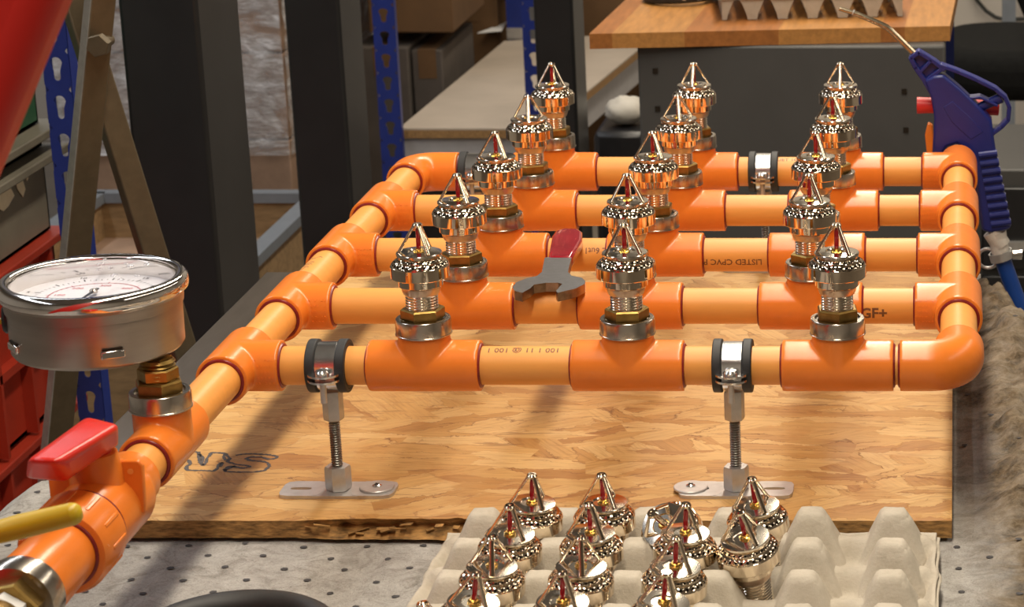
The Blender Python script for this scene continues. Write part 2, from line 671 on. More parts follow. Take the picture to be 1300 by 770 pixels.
def ALL_CHILDREN(o):
    return [x for x in COL.objects if x.parent == o]


def remeshed(mb, voxel, iters):
    """fuse overlapping solids into one skin with small fillets, as a moulded fitting has"""
    o = mb.build('temp_mesh', 'fitting')
    r = o.modifiers.new('fuse', 'REMESH')
    r.mode = 'VOXEL'
    r.voxel_size = voxel
    s = o.modifiers.new('soft', 'SMOOTH')
    s.factor = 0.5
    s.iterations = iters
    dg = bpy.context.evaluated_depsgraph_get()
    me = bpy.data.meshes.new_from_object(o.evaluated_get(dg))
    old = o.data
    bpy.data.objects.remove(o)
    bpy.data.meshes.remove(old)
    me.shade_smooth()
    return me


def text_verts(body, size, cuts=8, bold=0.0):
    cu = bpy.data.curves.new('temp_text', 'FONT')
    cu.body = body
    cu.size = size
    cu.offset = size * bold
    cu.align_x = 'CENTER'
    cu.align_y = 'CENTER'
    cu.resolution_u = 2
    o = bpy.data.objects.new('temp_text', cu)
    COL.objects.link(o)
    dg = bpy.context.evaluated_depsgraph_get()
    me = bpy.data.meshes.new_from_object(o.evaluated_get(dg))
    bm = bmesh.new()
    bm.from_mesh(me)
    for k in range(1, cuts):
        v = -size / 2 + size * k / cuts
        bmesh.ops.bisect_plane(bm, geom=bm.verts[:] + bm.edges[:] + bm.faces[:], plane_co=(0, v, 0), plane_no=(0, 1, 0))
    bm.verts.index_update()
    vs = [p.co.copy() for p in bm.verts]
    fs = [[p.index for p in f.verts] for f in bm.faces]
    bm.free()
    bpy.data.objects.remove(o)
    bpy.data.curves.remove(cu)
    bpy.data.meshes.remove(me)
    return vs, fs


def mesh_obj(name, me, parent, mat_local):
    o = bpy.data.objects.new(name, me)
    COL.objects.link(o)
    o.parent = parent
    o.matrix_basis = mat_local
    return o

# ================================================================== SETTING
M['ceiling'] = simple('ceiling_paint', (0.33, 0.32, 0.31), 0.9, var=0.05, scale=2)
fl = MB().box2((-4.5, -1.6, -0.05), (4.5, 7.3, 0.0)).build('floor', 'floor')
struct(fl, 'grey brown concrete workshop floor')
wb = MB().box2((-4.5, 7.2, 0.0), (4.5, 7.35, 3.6)).build('wall_back', 'wall')
struct(wb, 'pale painted wall behind the far bench')

for nm, a_, b_ in (('wall_left', (-4.6, -1.6, 0), (-4.5, 7.2, 3.6)), ('wall_right', (4.5, -1.6, 0), (4.6, 7.2, 3.6)), ('wall_front', (-4.5, -1.7, 0), (4.5, -1.6, 3.6)), ('ceiling', (-4.6, -1.7, 3.6), (4.6, 7.35, 3.7))):
    struct(MB().box2(a_, b_).build(nm, 'ceiling' if nm == 'ceiling' else 'wall'))


def column_post(x0, x1, xb, y, D, label):
    """box-section steel column; pixel columns of its front face and of its rear corner at image row y"""
    a, b = atY(x0, y, D), atY(x1, y, D)
    depth = D * ((PX - x1) / (PX - xb) - 1) * 1.06
    r = root('steel_column', (a.x, D, 0), label, 'column', 'charcoal steel columns behind the bench')
    MB().box2((a.x, D, 0), (b.x, D + depth, 3.0)).build('post', 'column', r, bevel=0.006)
    MB().box2((a.x - 0.06, D - 0.06, 0), (b.x + 0.06, D + depth + 0.06, 0.015)).build('base_plate', 'column', r)
    for sx in (a.x - 0.035, b.x + 0.035):
        MB().hexnut((sx, D - 0.035, 0.015), (0, 0, 1), 0.024, 0.016).build('anchor_nut', 'zinc', r)
    return r


column_post(158, 258, 308, 100, 3.40, 'wide charcoal steel column beside the olive trestle')
column_post(367, 437, 463, 100, 4.10, 'charcoal steel column between wrapped pallet and blue slotted rack post')
column_post(681, 731, 744, 100, 4.60, 'slim charcoal steel column in front of the chipboard shelf')

# ================================================================== WORK TABLE, PAD, BOARD
YB0, YB1 = 1.962, 2.785
t = root('work_table', (-0.38, 2.05, 0), 'dark steel work table carrying the pad and pipework', 'table')
MB().box2((-0.812, 1.32, 0.755), (0.030, 2.843, 0.7890)).build('table_top', 'table_steel', t)
MB().box2((-0.819, 1.32, 0.735), (-0.7725, 2.847, 0.7905)).build('edge_rail', 'table_steel', t, bevel=0.002)
for lx in (-0.77, 0.0):
    for ly in (1.40, 2.78):
        MB().box2((lx - 0.025, ly - 0.025, 0), (lx + 0.025, ly + 0.025, 0.755)).build('leg', 'table_steel', t)


def smooth01(x):
    x = max(0.0, min(1.0, x))
    return x * x * (3 - 2 * x)


from mathutils import noise as mnoise


def build_pad():
    st = 0.0065
    nx, ny = int(1.03 / st), int(1.48 / st)
    vs, fs, idx = [], [], {}
    dots = MB()
    for j in range(ny + 1):
        y = 1.345 + j * st
        xl = -0.768 if y > 2.10 else -0.852
        if 2.10 < y < 2.13:
            xl = -0.852 + 0.084 * (y - 2.10) / 0.03
        xr = 0.165
        if y > 2.35:
            xr = 0.165 - 0.135 * smooth01((y - 2.35) / 0.47)
        xl += 0.006 * mnoise.noise((y * 14, 3, 0))
        xr += 0.008 * mnoise.noise((y * 17, 9, 0))
        for i in range(nx + 1):
            x = xl + (xr - xl) * i / nx
            on_board = -0.745 < x < 0.008 and y > YB0 - 0.012
            amp = 0.0022
            z = amp * mnoise.noise((x * 16, y * 16, 1.3)) + 0.0012 * mnoise.noise((x * 60, y * 60, 4.1))
            if on_board:
                z = -0.0022
            k = smooth01((x - 0.012) / 0.05) * smooth01((y - 1.85) / 0.25)
            z += k * (0.012 + 0.017 * mnoise.noise((x * 26, y * 17, 7.7)) + 0.008 * mnoise.noise((x * 70, y * 60, 2.2)) + 0.003 * mnoise.noise((x * 170, y * 150, 5.2)))
            # droop over the table edges
            d = max(0.0, x - 0.085)
            z -= 3.2 * d * d + 0.5 * d
            d = max(0.0, -0.822 - x)
            z -= 9.0 * d * d + 0.4 * d
            d = max(0.0, y - 2.75)
            z -= 3.0 * d * d
            idx[i, j] = len(vs)
            vs.append((x, y, ZP - 0.0012 + z))
    for j in range(ny):
        for i in range(nx):
            fs.append((idx[i, j], idx[i + 1, j], idx[i + 1, j + 1], idx[i, j + 1]))
    mb = MB().add(vs, fs)
    o = mb.build('absorbent_pad', 'pad', angle=180)
    tag(o, 'grey fleece pad with embossed dots, sawdust-worn along one side', 'pad')
    md = o.modifiers.new('thick', 'SOLIDIFY')
    md.thickness = 0.005
    md.offset = -1
    # embossed bond points, staggered rows of little pits
    bm = MB()
    pitch = 0.050
    row = 0
    y = 1.36
    rnd = random.Random(3)
    while y < 2.62:
        x = -0.84 + (pitch / 2 if row % 2 else 0)
        while x < 0.10:
            xx, yy = x + rnd.uniform(-.004, .004) + 0.01 * y, y + rnd.uniform(-.0035, .0035)
            keep = not (-0.745 < xx < 0.006 and yy > YB0 - 0.006) and not (yy > 2.09 and xx < -0.7)
            if keep and not (xx > 0.015 and rnd.random() < 0.75):
                j = int((yy - 1.345) / st)
                best = min(range(nx + 1), key=lambda i: abs(vs[idx[i, j]][0] - xx))
                z = vs[idx[best, j]][2] + 0.0006
                a0 = rnd.uniform(0, 6)
                ring = [(xx + 0.0032 * math.cos(a0 + 2 * PI * k / 8) * rnd.uniform(.8, 1.1), yy + 0.0031 * math.sin(a0 + 2 * PI * k / 8) * rnd.uniform(.8, 1.1), z) for k in range(8)]
                inner = [(xx + 0.0020 * math.cos(a0 + 2 * PI * k / 8), yy + 0.0019 * math.sin(a0 + 2 * PI * k / 8), z + 0.0001) for k in range(8)]
                bm.add(ring + inner, [(k, (k + 1) % 8, 8 + (k + 1) % 8, 8 + k) for k in range(8)] + [tuple(range(8, 16))])
            x += pitch
        y += 0.0255
        row += 1
    d = bm.build('embossed_dots', 'dot', o)
    d['kind'] = 'stuff'
    return o


M['dot'] = simple('dot_grey', (0.055, 0.052, 0.055), 0.9, var=0.4, scale=300)
build_pad()


def build_board():
    X0, X1 = -0.735, -0.003
    n = 240
    rnd = random.Random(11)
    front_top, front_mid, front_bot = [], [], []
    for i in range(n + 1):
        x = X0 + (X1 - X0) * i / n
        br = smooth01((x + 0.56) / 0.05) * (1 - smooth01((x + 0.405) / 0.02))      # broken stretch
        j1 = 0.0016 * mnoise.noise((x * 60, 1, 0))
        top = YB0 + j1 + br * (0.004 + 0.006 * abs(mnoise.noise((x * 70, 5, 2))))
        mid = YB0 + 0.002 * mnoise.noise((x * 120, 2, 0)) + br * (0.013 + 0.010 * mnoise.noise((x * 90, 8, 1)))
        bot = YB0 + 0.002 * mnoise.noise((x * 90, 3, 5)) - br * (0.004 + 0.006 * mnoise.noise((x * 50, 6, 3)))
        front_top.append((x, top, ZB))
        front_mid.append((x, mid, ZB - 0.006 - 0.002 * br))
        front_bot.append((x, bot, ZB - 0.0155))
    mb = MB()
    vs = front_top + [(X0 + (X1 - X0) * i / n, YB1, ZB) for i in range(n + 1)]
    m = n + 1
    mb.add(vs, [(i, i + 1, m + i + 1, m + i) for i in range(n)])
    mb.cur = 1
    mb.add(front_top + front_mid + front_bot, [(r * m + i, r * m + i + 1, (r + 1) * m + i + 1, (r + 1) * m + i) for r in range(2) for i in range(n)])
    for X in (X0, X1):
        k = 0 if X == X0 else n
        mb.add([front_top[k], (X, YB1, ZB), (X, YB1, ZB - 0.0155), front_bot[k]], [(0, 1, 2, 3)])
    mb.add([(X0, YB1, ZB), (X1, YB1, ZB), (X1, YB1, ZB - 0.0155), (X0, YB1, ZB - 0.0155)], [(0, 1, 2, 3)])
    mb.add([front_bot[i] for i in range(m)] + [(X0 + (X1 - X0) * i / n, YB1, ZB - 0.0155) for i in range(m)], [(i, i + 1, m + i + 1, m + i) for i in range(n)])
    o = mb.build('strand_board', ['osb', 'osb_edge'], angle=30)
    tag(o, 'yellow strand board panel with chipped front edge under the pipework', 'board')
    # loose strands standing off the broken edge
    for k in range(12):
        x = rnd.uniform(-0.545, -0.40)
        L, a = rnd.uniform(0.006, 0.018), rnd.uniform(-0.5, 0.5)
        c = Vector((x, YB0 - 0.001 + rnd.uniform(-0.002, 0.006), ZB - rnd.uniform(0.003, 0.013)))
        rot = Euler((rnd.uniform(-0.5, 0.5), rnd.uniform(-0.25, 0.25), a)).to_matrix()
        MB().box(c, (L, 0.004, 0.0008), rot).build('loose_strand', 'osb_edge', o)
    # marker lettering, traced as thin pen strokes lying on the board
    def Z(px, py):
        return atZ(200 + px / 7.647, 560 + py / 7.647, ZB + 0.0002)
    strokes = [
        [(100, 265), (170, 270), (215, 225), (255, 185), (300, 180), (320, 215), (280, 245), (285, 275), (350, 280), (450, 280), (545, 288), (580, 262), (590, 235), (615, 205), (630, 215), (605, 245)],
        [(255, 97), (340, 97), (400, 103), (405, 150), (410, 200), (440, 235), (470, 205), (480, 165), (510, 130), (520, 108), (600, 108), (660, 115), (640, 150), (665, 185)],
        [(400, 120), (440, 150), (430, 215)],
        [(660, 118), (700, 160), (680, 195), (760, 222), (850, 228), (900, 242), (840, 258), (740, 245), (690, 240), (650, 268), (660, 292), (780, 297), (940, 297), (1040, 280), (1085, 240), (1070, 205), (1000, 192), (900, 182), (860, 168), (890, 150), (1000, 150), (1080, 170), (1150, 165), (1165, 145), (1120, 135), (1050, 125), (920, 120), (820, 122), (760, 135)],
        [(640, 285), (690, 262), (760, 235)],
    ]
    for s in strokes:
        pts = []
        for (a, b) in zip(s[:-1], s[1:]):
            for q in range(6):
                pts.append((a[0] + (b[0] - a[0]) * q / 6 + rnd.uniform(-3, 3), a[1] + (b[1] - a[1]) * q / 6 + rnd.uniform(-2, 2)))
        pts.append(s[-1])
        W = [Z(*p) for p in pts]
        vs = []
        for i, p in enumerate(W):
            d = (W[min(i + 1, len(W) - 1)] - W[max(i - 1, 0)])
            d.z = 0
            d.normalize()
            nrm = Vector((-d.y, d.x, 0)) * rnd.uniform(0.0010, 0.0021)
            vs += [p + nrm, p - nrm]
        mk = MB().add(vs, [(2 * i, 2 * i + 1, 2 * i + 3, 2 * i + 2) for i in range(len(W) - 1)]).build('marker_stroke', 'marker', o)
        mk['label'] = 'black felt pen lettering'
    return o


build_board()

# ================================================================== PIPE MANIFOLD
RP, RF = 0.0167, 0.0221
TH_RUN, TH_UP = 0.0475, 0.029
HD_RUN, HD_BR = 0.044, 0.0405
EL = 0.0505
ML = Vector(((XL + XR) / 2, ROWS[0], ZA))
mani = root('pipe_manifold', tuple(ML), 'orange plastic pipe grid with five cross pipes and tee fittings', 'pipework')


def tee_mesh(run, br, name):
    mb = MB()
    mb.tube([(-run, 0, 0), (run, 0, 0)], RF, 48)
    mb.tube([(0, 0, 0), (0, 0, br)], RF * 1.0, 48)
    me = remeshed(mb, 0.00125, 5)
    me.name = name
    return me


ME_ROW_TEE = tee_mesh(TH_RUN, TH_UP, 'row_tee')
ME_HEAD_TEE = tee_mesh(HD_RUN, HD_BR, 'header_tee')


def elbow_mesh():
    mb = MB()
    pts = [(EL, 0, 0)]
    rb = 0.026
    for k in range(13):
        a = PI * k / 24
        pts.append((rb - rb * math.sin(a), rb - rb * math.cos(a), 0))
    pts.append((0, EL, 0))
    mb.tube(pts, RF, 48)
    me = remeshed(mb, 0.00125, 4)
    me.name = 'elbow'
    return me


ME_ELBOW = elbow_mesh()


def proto_mesh(mb, name, mat, **kw):
    o = mb.build(name, mat, **kw)
    me = o.data
    bpy.data.objects.remove(o)
    return me


ME_BEAD = proto_mesh(MB().torus((0, 0, 0), (1, 0, 0), 0.0176, 0.0017, 36, 8), 'solvent_bead', 'primer')
ME_RING = proto_mesh(MB().lathe([(0.0224, 0.0), (0.0240, 0.0005), (0.0240, 0.0016), (0.0236, 0.0019), (0.0236, 0.0122), (0.0230, 0.0142), (0.0226, 0.0146), (0.0195, 0.0147), (0.0190, 0.0125)], 48), 'insert_ring', 'steel_ring', angle=20)
ME_HEX = proto_mesh(MB().hexnut((0, 0, 0), (0, 0, 1), 0.0325, 0.0105), 'hex_bushing', 'brass', angle=20)


def bead(parent, M4):
    o = mesh_obj('solvent_bead', ME_BEAD, parent, M4)
    return o


def fit(name, me, pos, R3):
    return mesh_obj(name, me, mani, Matrix.Translation(Vector(pos) - ML) @ R3.to_4x4())


def cols(x, y, z):
    return Matrix((x, y, z)).transposed()


R_ROW = Matrix.Identity(3)
R_HL = cols((0, 1, 0), (0, 0, 1), (1, 0, 0))
R_HR = cols((0, 1, 0), (0, 0, -1), (-1, 0, 0))
R_GT = cols((0, 1, 0), (-1, 0, 0), (0, 0, 1))
T4 = Matrix.Translation
RZ_UP = Euler((0, PI / 2, 0)).to_matrix().to_4x4()     # turns an x-axis bead to the z axis


def vertical_tee(pos, R3, spin):
    o = fit('tee_fitting', ME_ROW_TEE, pos, R3)
    bead(o, T4((TH_RUN, 0, 0)))
    bead(o, T4((-TH_RUN, 0, 0)))
    mesh_obj('insert_ring', ME_RING, o, T4((0, 0, TH_UP - 0.0005)))
    mesh_obj('hex_bushing', ME_HEX, o, T4((0, 0, TH_UP + 0.0125)) @ Matrix.Rotation(spin, 4, 'Z'))
    return o


def header_tee(pos, R3):
    o = fit('tee_fitting', ME_HEAD_TEE, pos, R3)
    bead(o, T4((HD_RUN, 0, 0)))
    bead(o, T4((-HD_RUN, 0, 0)))
    bead(o, T4((0, 0, HD_BR)) @ RZ_UP)
    return o


def pipe(a, b):
    a, b = Vector(a), Vector(b)
    d = (b - a).normalized() * 0.004
    return MB().tube([a - d, b + d], RP, 40).build('pipe', 'pipe', mani)


TEE_X = [(-0.454, -0.280, -0.1006), (-0.456, -0.3006, -0.134), (-0.454, -0.299, -0.138), (-0.452, -0.2935, -0.130), (-0.456, -0.2955, -0.130)]
row_pipes = {}
for r in range(5):
    Y = ROWS[r]
    ends = [XL + (EL if r == 4 else HD_BR)]
    for x in TEE_X[r]:
        vertical_tee((x, Y, ZA), R_ROW, random.uniform(0, 1))
        ends += [x - TH_RUN, x + TH_RUN]
    ends.append(XR - (EL if r == 0 else HD_BR))
    for k in range(4):
        row_pipes[r, k] = pipe((ends[2 * k], Y, ZA), (ends[2 * k + 1], Y, ZA))

for r in range(4):
    header_tee((XL, ROWS[r], ZA), R_HL)
for r in (1, 2, 3, 4):
    header_tee((XR, ROWS[r], ZA), R_HR)


def elbow(pos, ang):
    o = fit('elbow_fitting', ME_ELBOW, pos, Matrix.Rotation(ang, 3, 'Z'))
    bead(o, T4((EL, 0, 0)))
    bead(o, T4((0, EL, 0)) @ Matrix.Rotation(PI / 2, 4, 'Z'))
    return o


elbow((XR, ROWS[0], ZA), PI / 2)
elbow((XL, ROWS[4], ZA), 1.5 * PI)
YG = 1.832                                     # gauge tee
vertical_tee((XL, YG, ZA), R_GT, 0.4)
head_pipes = {}
for r in range(4):
    f = EL if r == 3 else HD_RUN
    head_pipes[r] = pipe((XL, ROWS[r] + HD_RUN, ZA), (XL, ROWS[r + 1] - f, ZA))
    f0 = EL if r == 0 else HD_RUN
    pipe((XR, ROWS[r] + f0, ZA), (XR, ROWS[r + 1] - HD_RUN, ZA))
pipe((XL, YG + TH_RUN, ZA), (XL, ROWS[0] - HD_RUN, ZA))
pipe((XL, 1.735, ZA), (XL, YG - TH_RUN, ZA))

# raised mould marks on the header fittings (too worn to read): little raised flecks in lines


def mould_marks(centre, sgn):
    rnd = random.Random(int(abs(centre[1]) * 1000))
    mb = MB()
    for ln in range(5):
        phi = math.radians(30 - 14 * ln)
        for k in range(7):
            if rnd.random() < 0.2:
                continue
            x = centre[0] - 0.009 + 0.0030 * k + rnd.uniform(-.0004, .0004)
            p = Vector((x, centre[1] - RF * math.cos(phi) + 0.0001, centre[2] + RF * math.sin(phi)))
            rot = Euler((-phi, 0, 0)).to_matrix()
            mb.box(p, (0.0016 * rnd.uniform(.5, 1.2), 0.0010, 0.0022 * rnd.uniform(.6, 1.1)), rot)
    o = mb.build('raised_mould_marks', 'fitting', mani)
    o['kind'] = 'stuff'


for r in (0, 1, 2, 3):
    mould_marks((XL + 0.028, ROWS[r], ZA), 1)
for r in (1, 2, 3, 4):
    mould_marks((XR - 0.030, ROWS[r], ZA), -1)


def pipe_print(p, body, size, x, Y, phi, flip, bold=0.012):
    vs, fs = text_verts(body, size, bold=bold)
    R = RP + 0.00012
    s = -1 if flip else 1
    out = []
    for v in vs:
        a = math.radians(phi) + s * v.y / R
        out.append((x + s * v.x, Y - R * math.cos(a), ZA + R * math.sin(a)))
    o = MB().add(out, fs).build('pipe_print', 'print', p, angle=180)
    o['label'] = 'dark printed lettering'
    return o


def Xof(px, r):
    return (px - PX) * (2.13 + 0.1766 * r) / F_PX


pipe_print(row_pipes[2, 2], 'LISTED CPVC P', 0.0088, Xof(932, 2), ROWS[2], -10, True)
pipe_print(row_pipes[1, 3], 'GF+', 0.0140, Xof(1110, 1), ROWS[1], -10, False, 0.03)
pipe_print(row_pipes[0, 1], '100 1 11 @ 100 1', 0.0085, Xof(667, 0), ROWS[0], 70, True)
pipe_print(row_pipes[2, 1], 'L 6ut1 s', 0.0085, Xof(755, 2), ROWS[2], 30, True)
pipe_print(row_pipes[4, 2], 'UET 100', 0.0075, Xof(1002, 4), ROWS[4], 66, False)

# pen marks on the header pipe behind the second tee
mp = head_pipes[1]
yc = (ROWS[1] + ROWS[2]) / 2
for (dy, a0, a1) in ((-0.016, 95, 135), (-0.006, 92, 130), (0.002, 92, 134), (0.020, 80, 125)):
    vs = []
    n = 12
    for k in range(n + 1):
        a = math.radians(a0 + (a1 - a0) * k / n)
        for s in (-0.0007, 0.0007):
            vs.append((XL + (RP + 0.0001) * math.cos(a), yc + dy + s + 0.002 * math.sin(k * 0.7), ZA + (RP + 0.0001) * math.sin(a)))
    MB().add(vs, [(2 * k, 2 * k + 1, 2 * k + 3, 2 * k + 2) for k in range(n)]).build('pen_mark', 'marker', mp)

# ================================================================== SPRINKLER HEADS
ROOT0 = root('sprinkler_head', (0, 0, 0), 'x', 'sprinkler')
b = MB()
b.lathe([(0.0142, 0.0125), (0.0150, 0.0132), (0.0163, 0.0165), (0.0166, 0.0190), (0.0160, 0.0198), (0.0180, 0.0200)], 36, cap=False)
b.build('neck', 'neck', ROOT0, angle=25)
th = MB()
prof = []
for k in range(2, 12):
    z = -0.0154 + k * 0.0024
    prof += [(0.0126, z), (0.0138, z + 0.0009), (0.0138, z + 0.0013), (0.0126, z + 0.0022)]
th.lathe(prof, 32)
th.build('threaded_shank', 'mirror', ROOT0, angle=15)
b = MB()
b.lathe([(0.0160, 0.0199), (0.0183, 0.0201), (0.0187, 0.0206), (0.0187, 0.0270), (0.0182, 0.0276), (0.0243, 0.0278), (0.0248, 0.0284),
         (0.0248, 0.0376), (0.0246, 0.0382), (0.0238, 0.0386)], 44, cap=False)
b.build('flange', 'chrome', ROOT0, angle=18)


def perforated(r0, z0, r1, z1, n, name, phase=0.0):
    mb = MB()
    C = Vector((0, 0, (z0 + z1) / 2))
    for k in range(n):
        a, c = 2 * PI * k / n + phase, 2 * PI * (k + 1) / n + phase
        q = [Vector((r0 * math.cos(a), r0 * math.sin(a), z0)), Vector((r0 * math.cos(c), r0 * math.sin(c), z0)),
             Vector((r1 * math.cos(c), r1 * math.sin(c), z1)), Vector((r1 * math.cos(a), r1 * math.sin(a), z1))]
        m = sum(q, Vector()) / 4
        out = Vector((m.x, m.y, 0)).normalized() * 0.7 + Vector((0, 0, 0.45))
        mids = [(q[t] + q[(t + 1) % 4]) / 2 for t in range(4)]
        outer = [p for t in range(4) for p in (q[t], mids[t])]
        eu, ev = (q[1] - q[0]).normalized(), (q[3] - q[0]).normalized()
        wu, wv = (mids[1] - mids[3]).length / 2, (mids[2] - mids[0]).length / 2

        def oct_(k_, d_):
            return [m + (eu * wu * math.cos(PI * 1.25 + PI / 4 * t) + ev * wv * math.sin(PI * 1.25 + PI / 4 * t)) * k_ + out * d_ for t in range(8)]
        lip, edge_, inn = oct_(0.78, 0.00035), oct_(0.50, 0.00025), oct_(0.44, -0.0014)
        ring8 = [(i, (i + 1) % 8, 8 + (i + 1) % 8, 8 + i) for i in range(8)]
        mb.cur = 0
        mb.add(outer + lip, ring8)
        mb.add(lip + edge_, ring8)
        mb.cur = 1
        mb.add(edge_ + inn, ring8)
        mb.add(inn, [tuple(range(8))])
    return mb.build(name, ['chrome', 'dark_hole'], ROOT0, angle=25)


perforated(0.0244, 0.0384, 0.0217, 0.0420, 30, 'perforated_band')
b = MB()
b.lathe([(0.0217, 0.0418), (0.0202, 0.0423), (0.0199, 0.0429)], 36, cap=False)
b.build('step', 'chrome', ROOT0)
perforated(0.0199, 0.0427, 0.0180, 0.0452, 26, 'perforated_band', 0.1)
b = MB()
b.lathe([(0.0180, 0.0450), (0.0163, 0.0456), (0.0163, 0.0464), (0.0188, 0.0468), (0.0192, 0.0474), (0.0192, 0.0487), (0.0188, 0.0493), (0.0150, 0.0498), (0.0095, 0.0503),
         (0.0088, 0.0492), (0.0, 0.0492)], 40, cap=False)
b.build('top_disc', 'mirror', ROOT0, angle=30)
MB().lathe([(0.0046, 0.0492), (0.0046, 0.0506), (0.0030, 0.0512), (0.0030, 0.0526), (0.0, 0.0527)], 20, cap=False).build('bulb_seat', 'gold', ROOT0)
MB().lathe([(0.0015, 0.0520), (0.0020, 0.0530), (0.0020, 0.0670), (0.0016, 0.0690), (0, 0.0695)], 16, cap=False).build('glass_bulb', 'bulb', ROOT0)
for k in range(3):
    a = 2 * PI * k / 3
    d = Vector((math.cos(a), math.sin(a), 0))
    s = Vector((-d.y, d.x, 0))
    p0, p1 = d * 0.0168 + Vector((0, 0, 0.0496)), d * 0.0030 + Vector((0, 0, 0.0720))
    up = (p1 - p0).normalized()
    nrm = s.cross(up)
    w, h = 0.0022, 0.0013
    oc = [(math.cos(PI * q / 5), math.sin(PI * q / 5)) for q in range(10)]
    sec0 = [p0 + s * w * i + nrm * h * j for i, j in oc]
    sec1 = [p1 + s * w * 0.85 * i + nrm * h * j for i, j in oc]
    MB().add(sec0 + sec1, [(q, (q + 1) % 10, 10 + (q + 1) % 10, 10 + q) for q in range(10)] + [tuple(range(10)), tuple(range(10, 20))]).build('frame_arm', 'chrome', ROOT0, angle=60)
MB().lathe([(0.0024, 0.0700), (0.0042, 0.0712), (0.0044, 0.0730), (0.0034, 0.0742), (0.0018, 0.0742), (0.0014, 0.0734), (0, 0.0734)], 20, cap=False).build('apex_screw', 'chrome', ROOT0)
first_used = [False]


def sprinkler(loc, rz, label, group, tilt=(0, 0)):
    if first_used[0]:
        o = copy_tree(ROOT0)
    else:
        o = ROOT0
        first_used[0] = True
    o.location = loc
    o.rotation_mode = 'ZYX'
    o.rotation_euler = (tilt[0], tilt[1], rz)
    tag(o, label, 'sprinkler', group)
    return o


row_w = ['frontmost cross pipe', 'second cross pipe from the front', 'middle cross pipe', 'fourth cross pipe from the front', 'rearmost cross pipe']
col_w = ['gauge side', 'centre', 'air gun side']
ARM = [[1.22, 1.57, 1.25], [1.22, 1.62, 1.30], [1.28, 1.20, 1.15], [0.68, 0.72, 1.30], [1.57, 0.50, 0.52]]
for r in range(5):
    for c in range(3):
        sprinkler((TEE_X[r][c], ROWS[r], ZA + TH_UP + 0.0225), ARM[r][c],
                  'polished nickel sprinkler head on the %s, %s' % (row_w[r], col_w[c]), 'sprinkler heads screwed into the pipework')

# ================================================================== PIPE SUPPORTS
M['rod'] = simple('rod_steel', (0.27, 0.26, 0.23), 0.38, 1.0, var=0.1)
M['nozzle'] = simple('nozzle_metal', (0.50, 0.41, 0.29), 0.25, 1.0, var=0.15, scale=60)


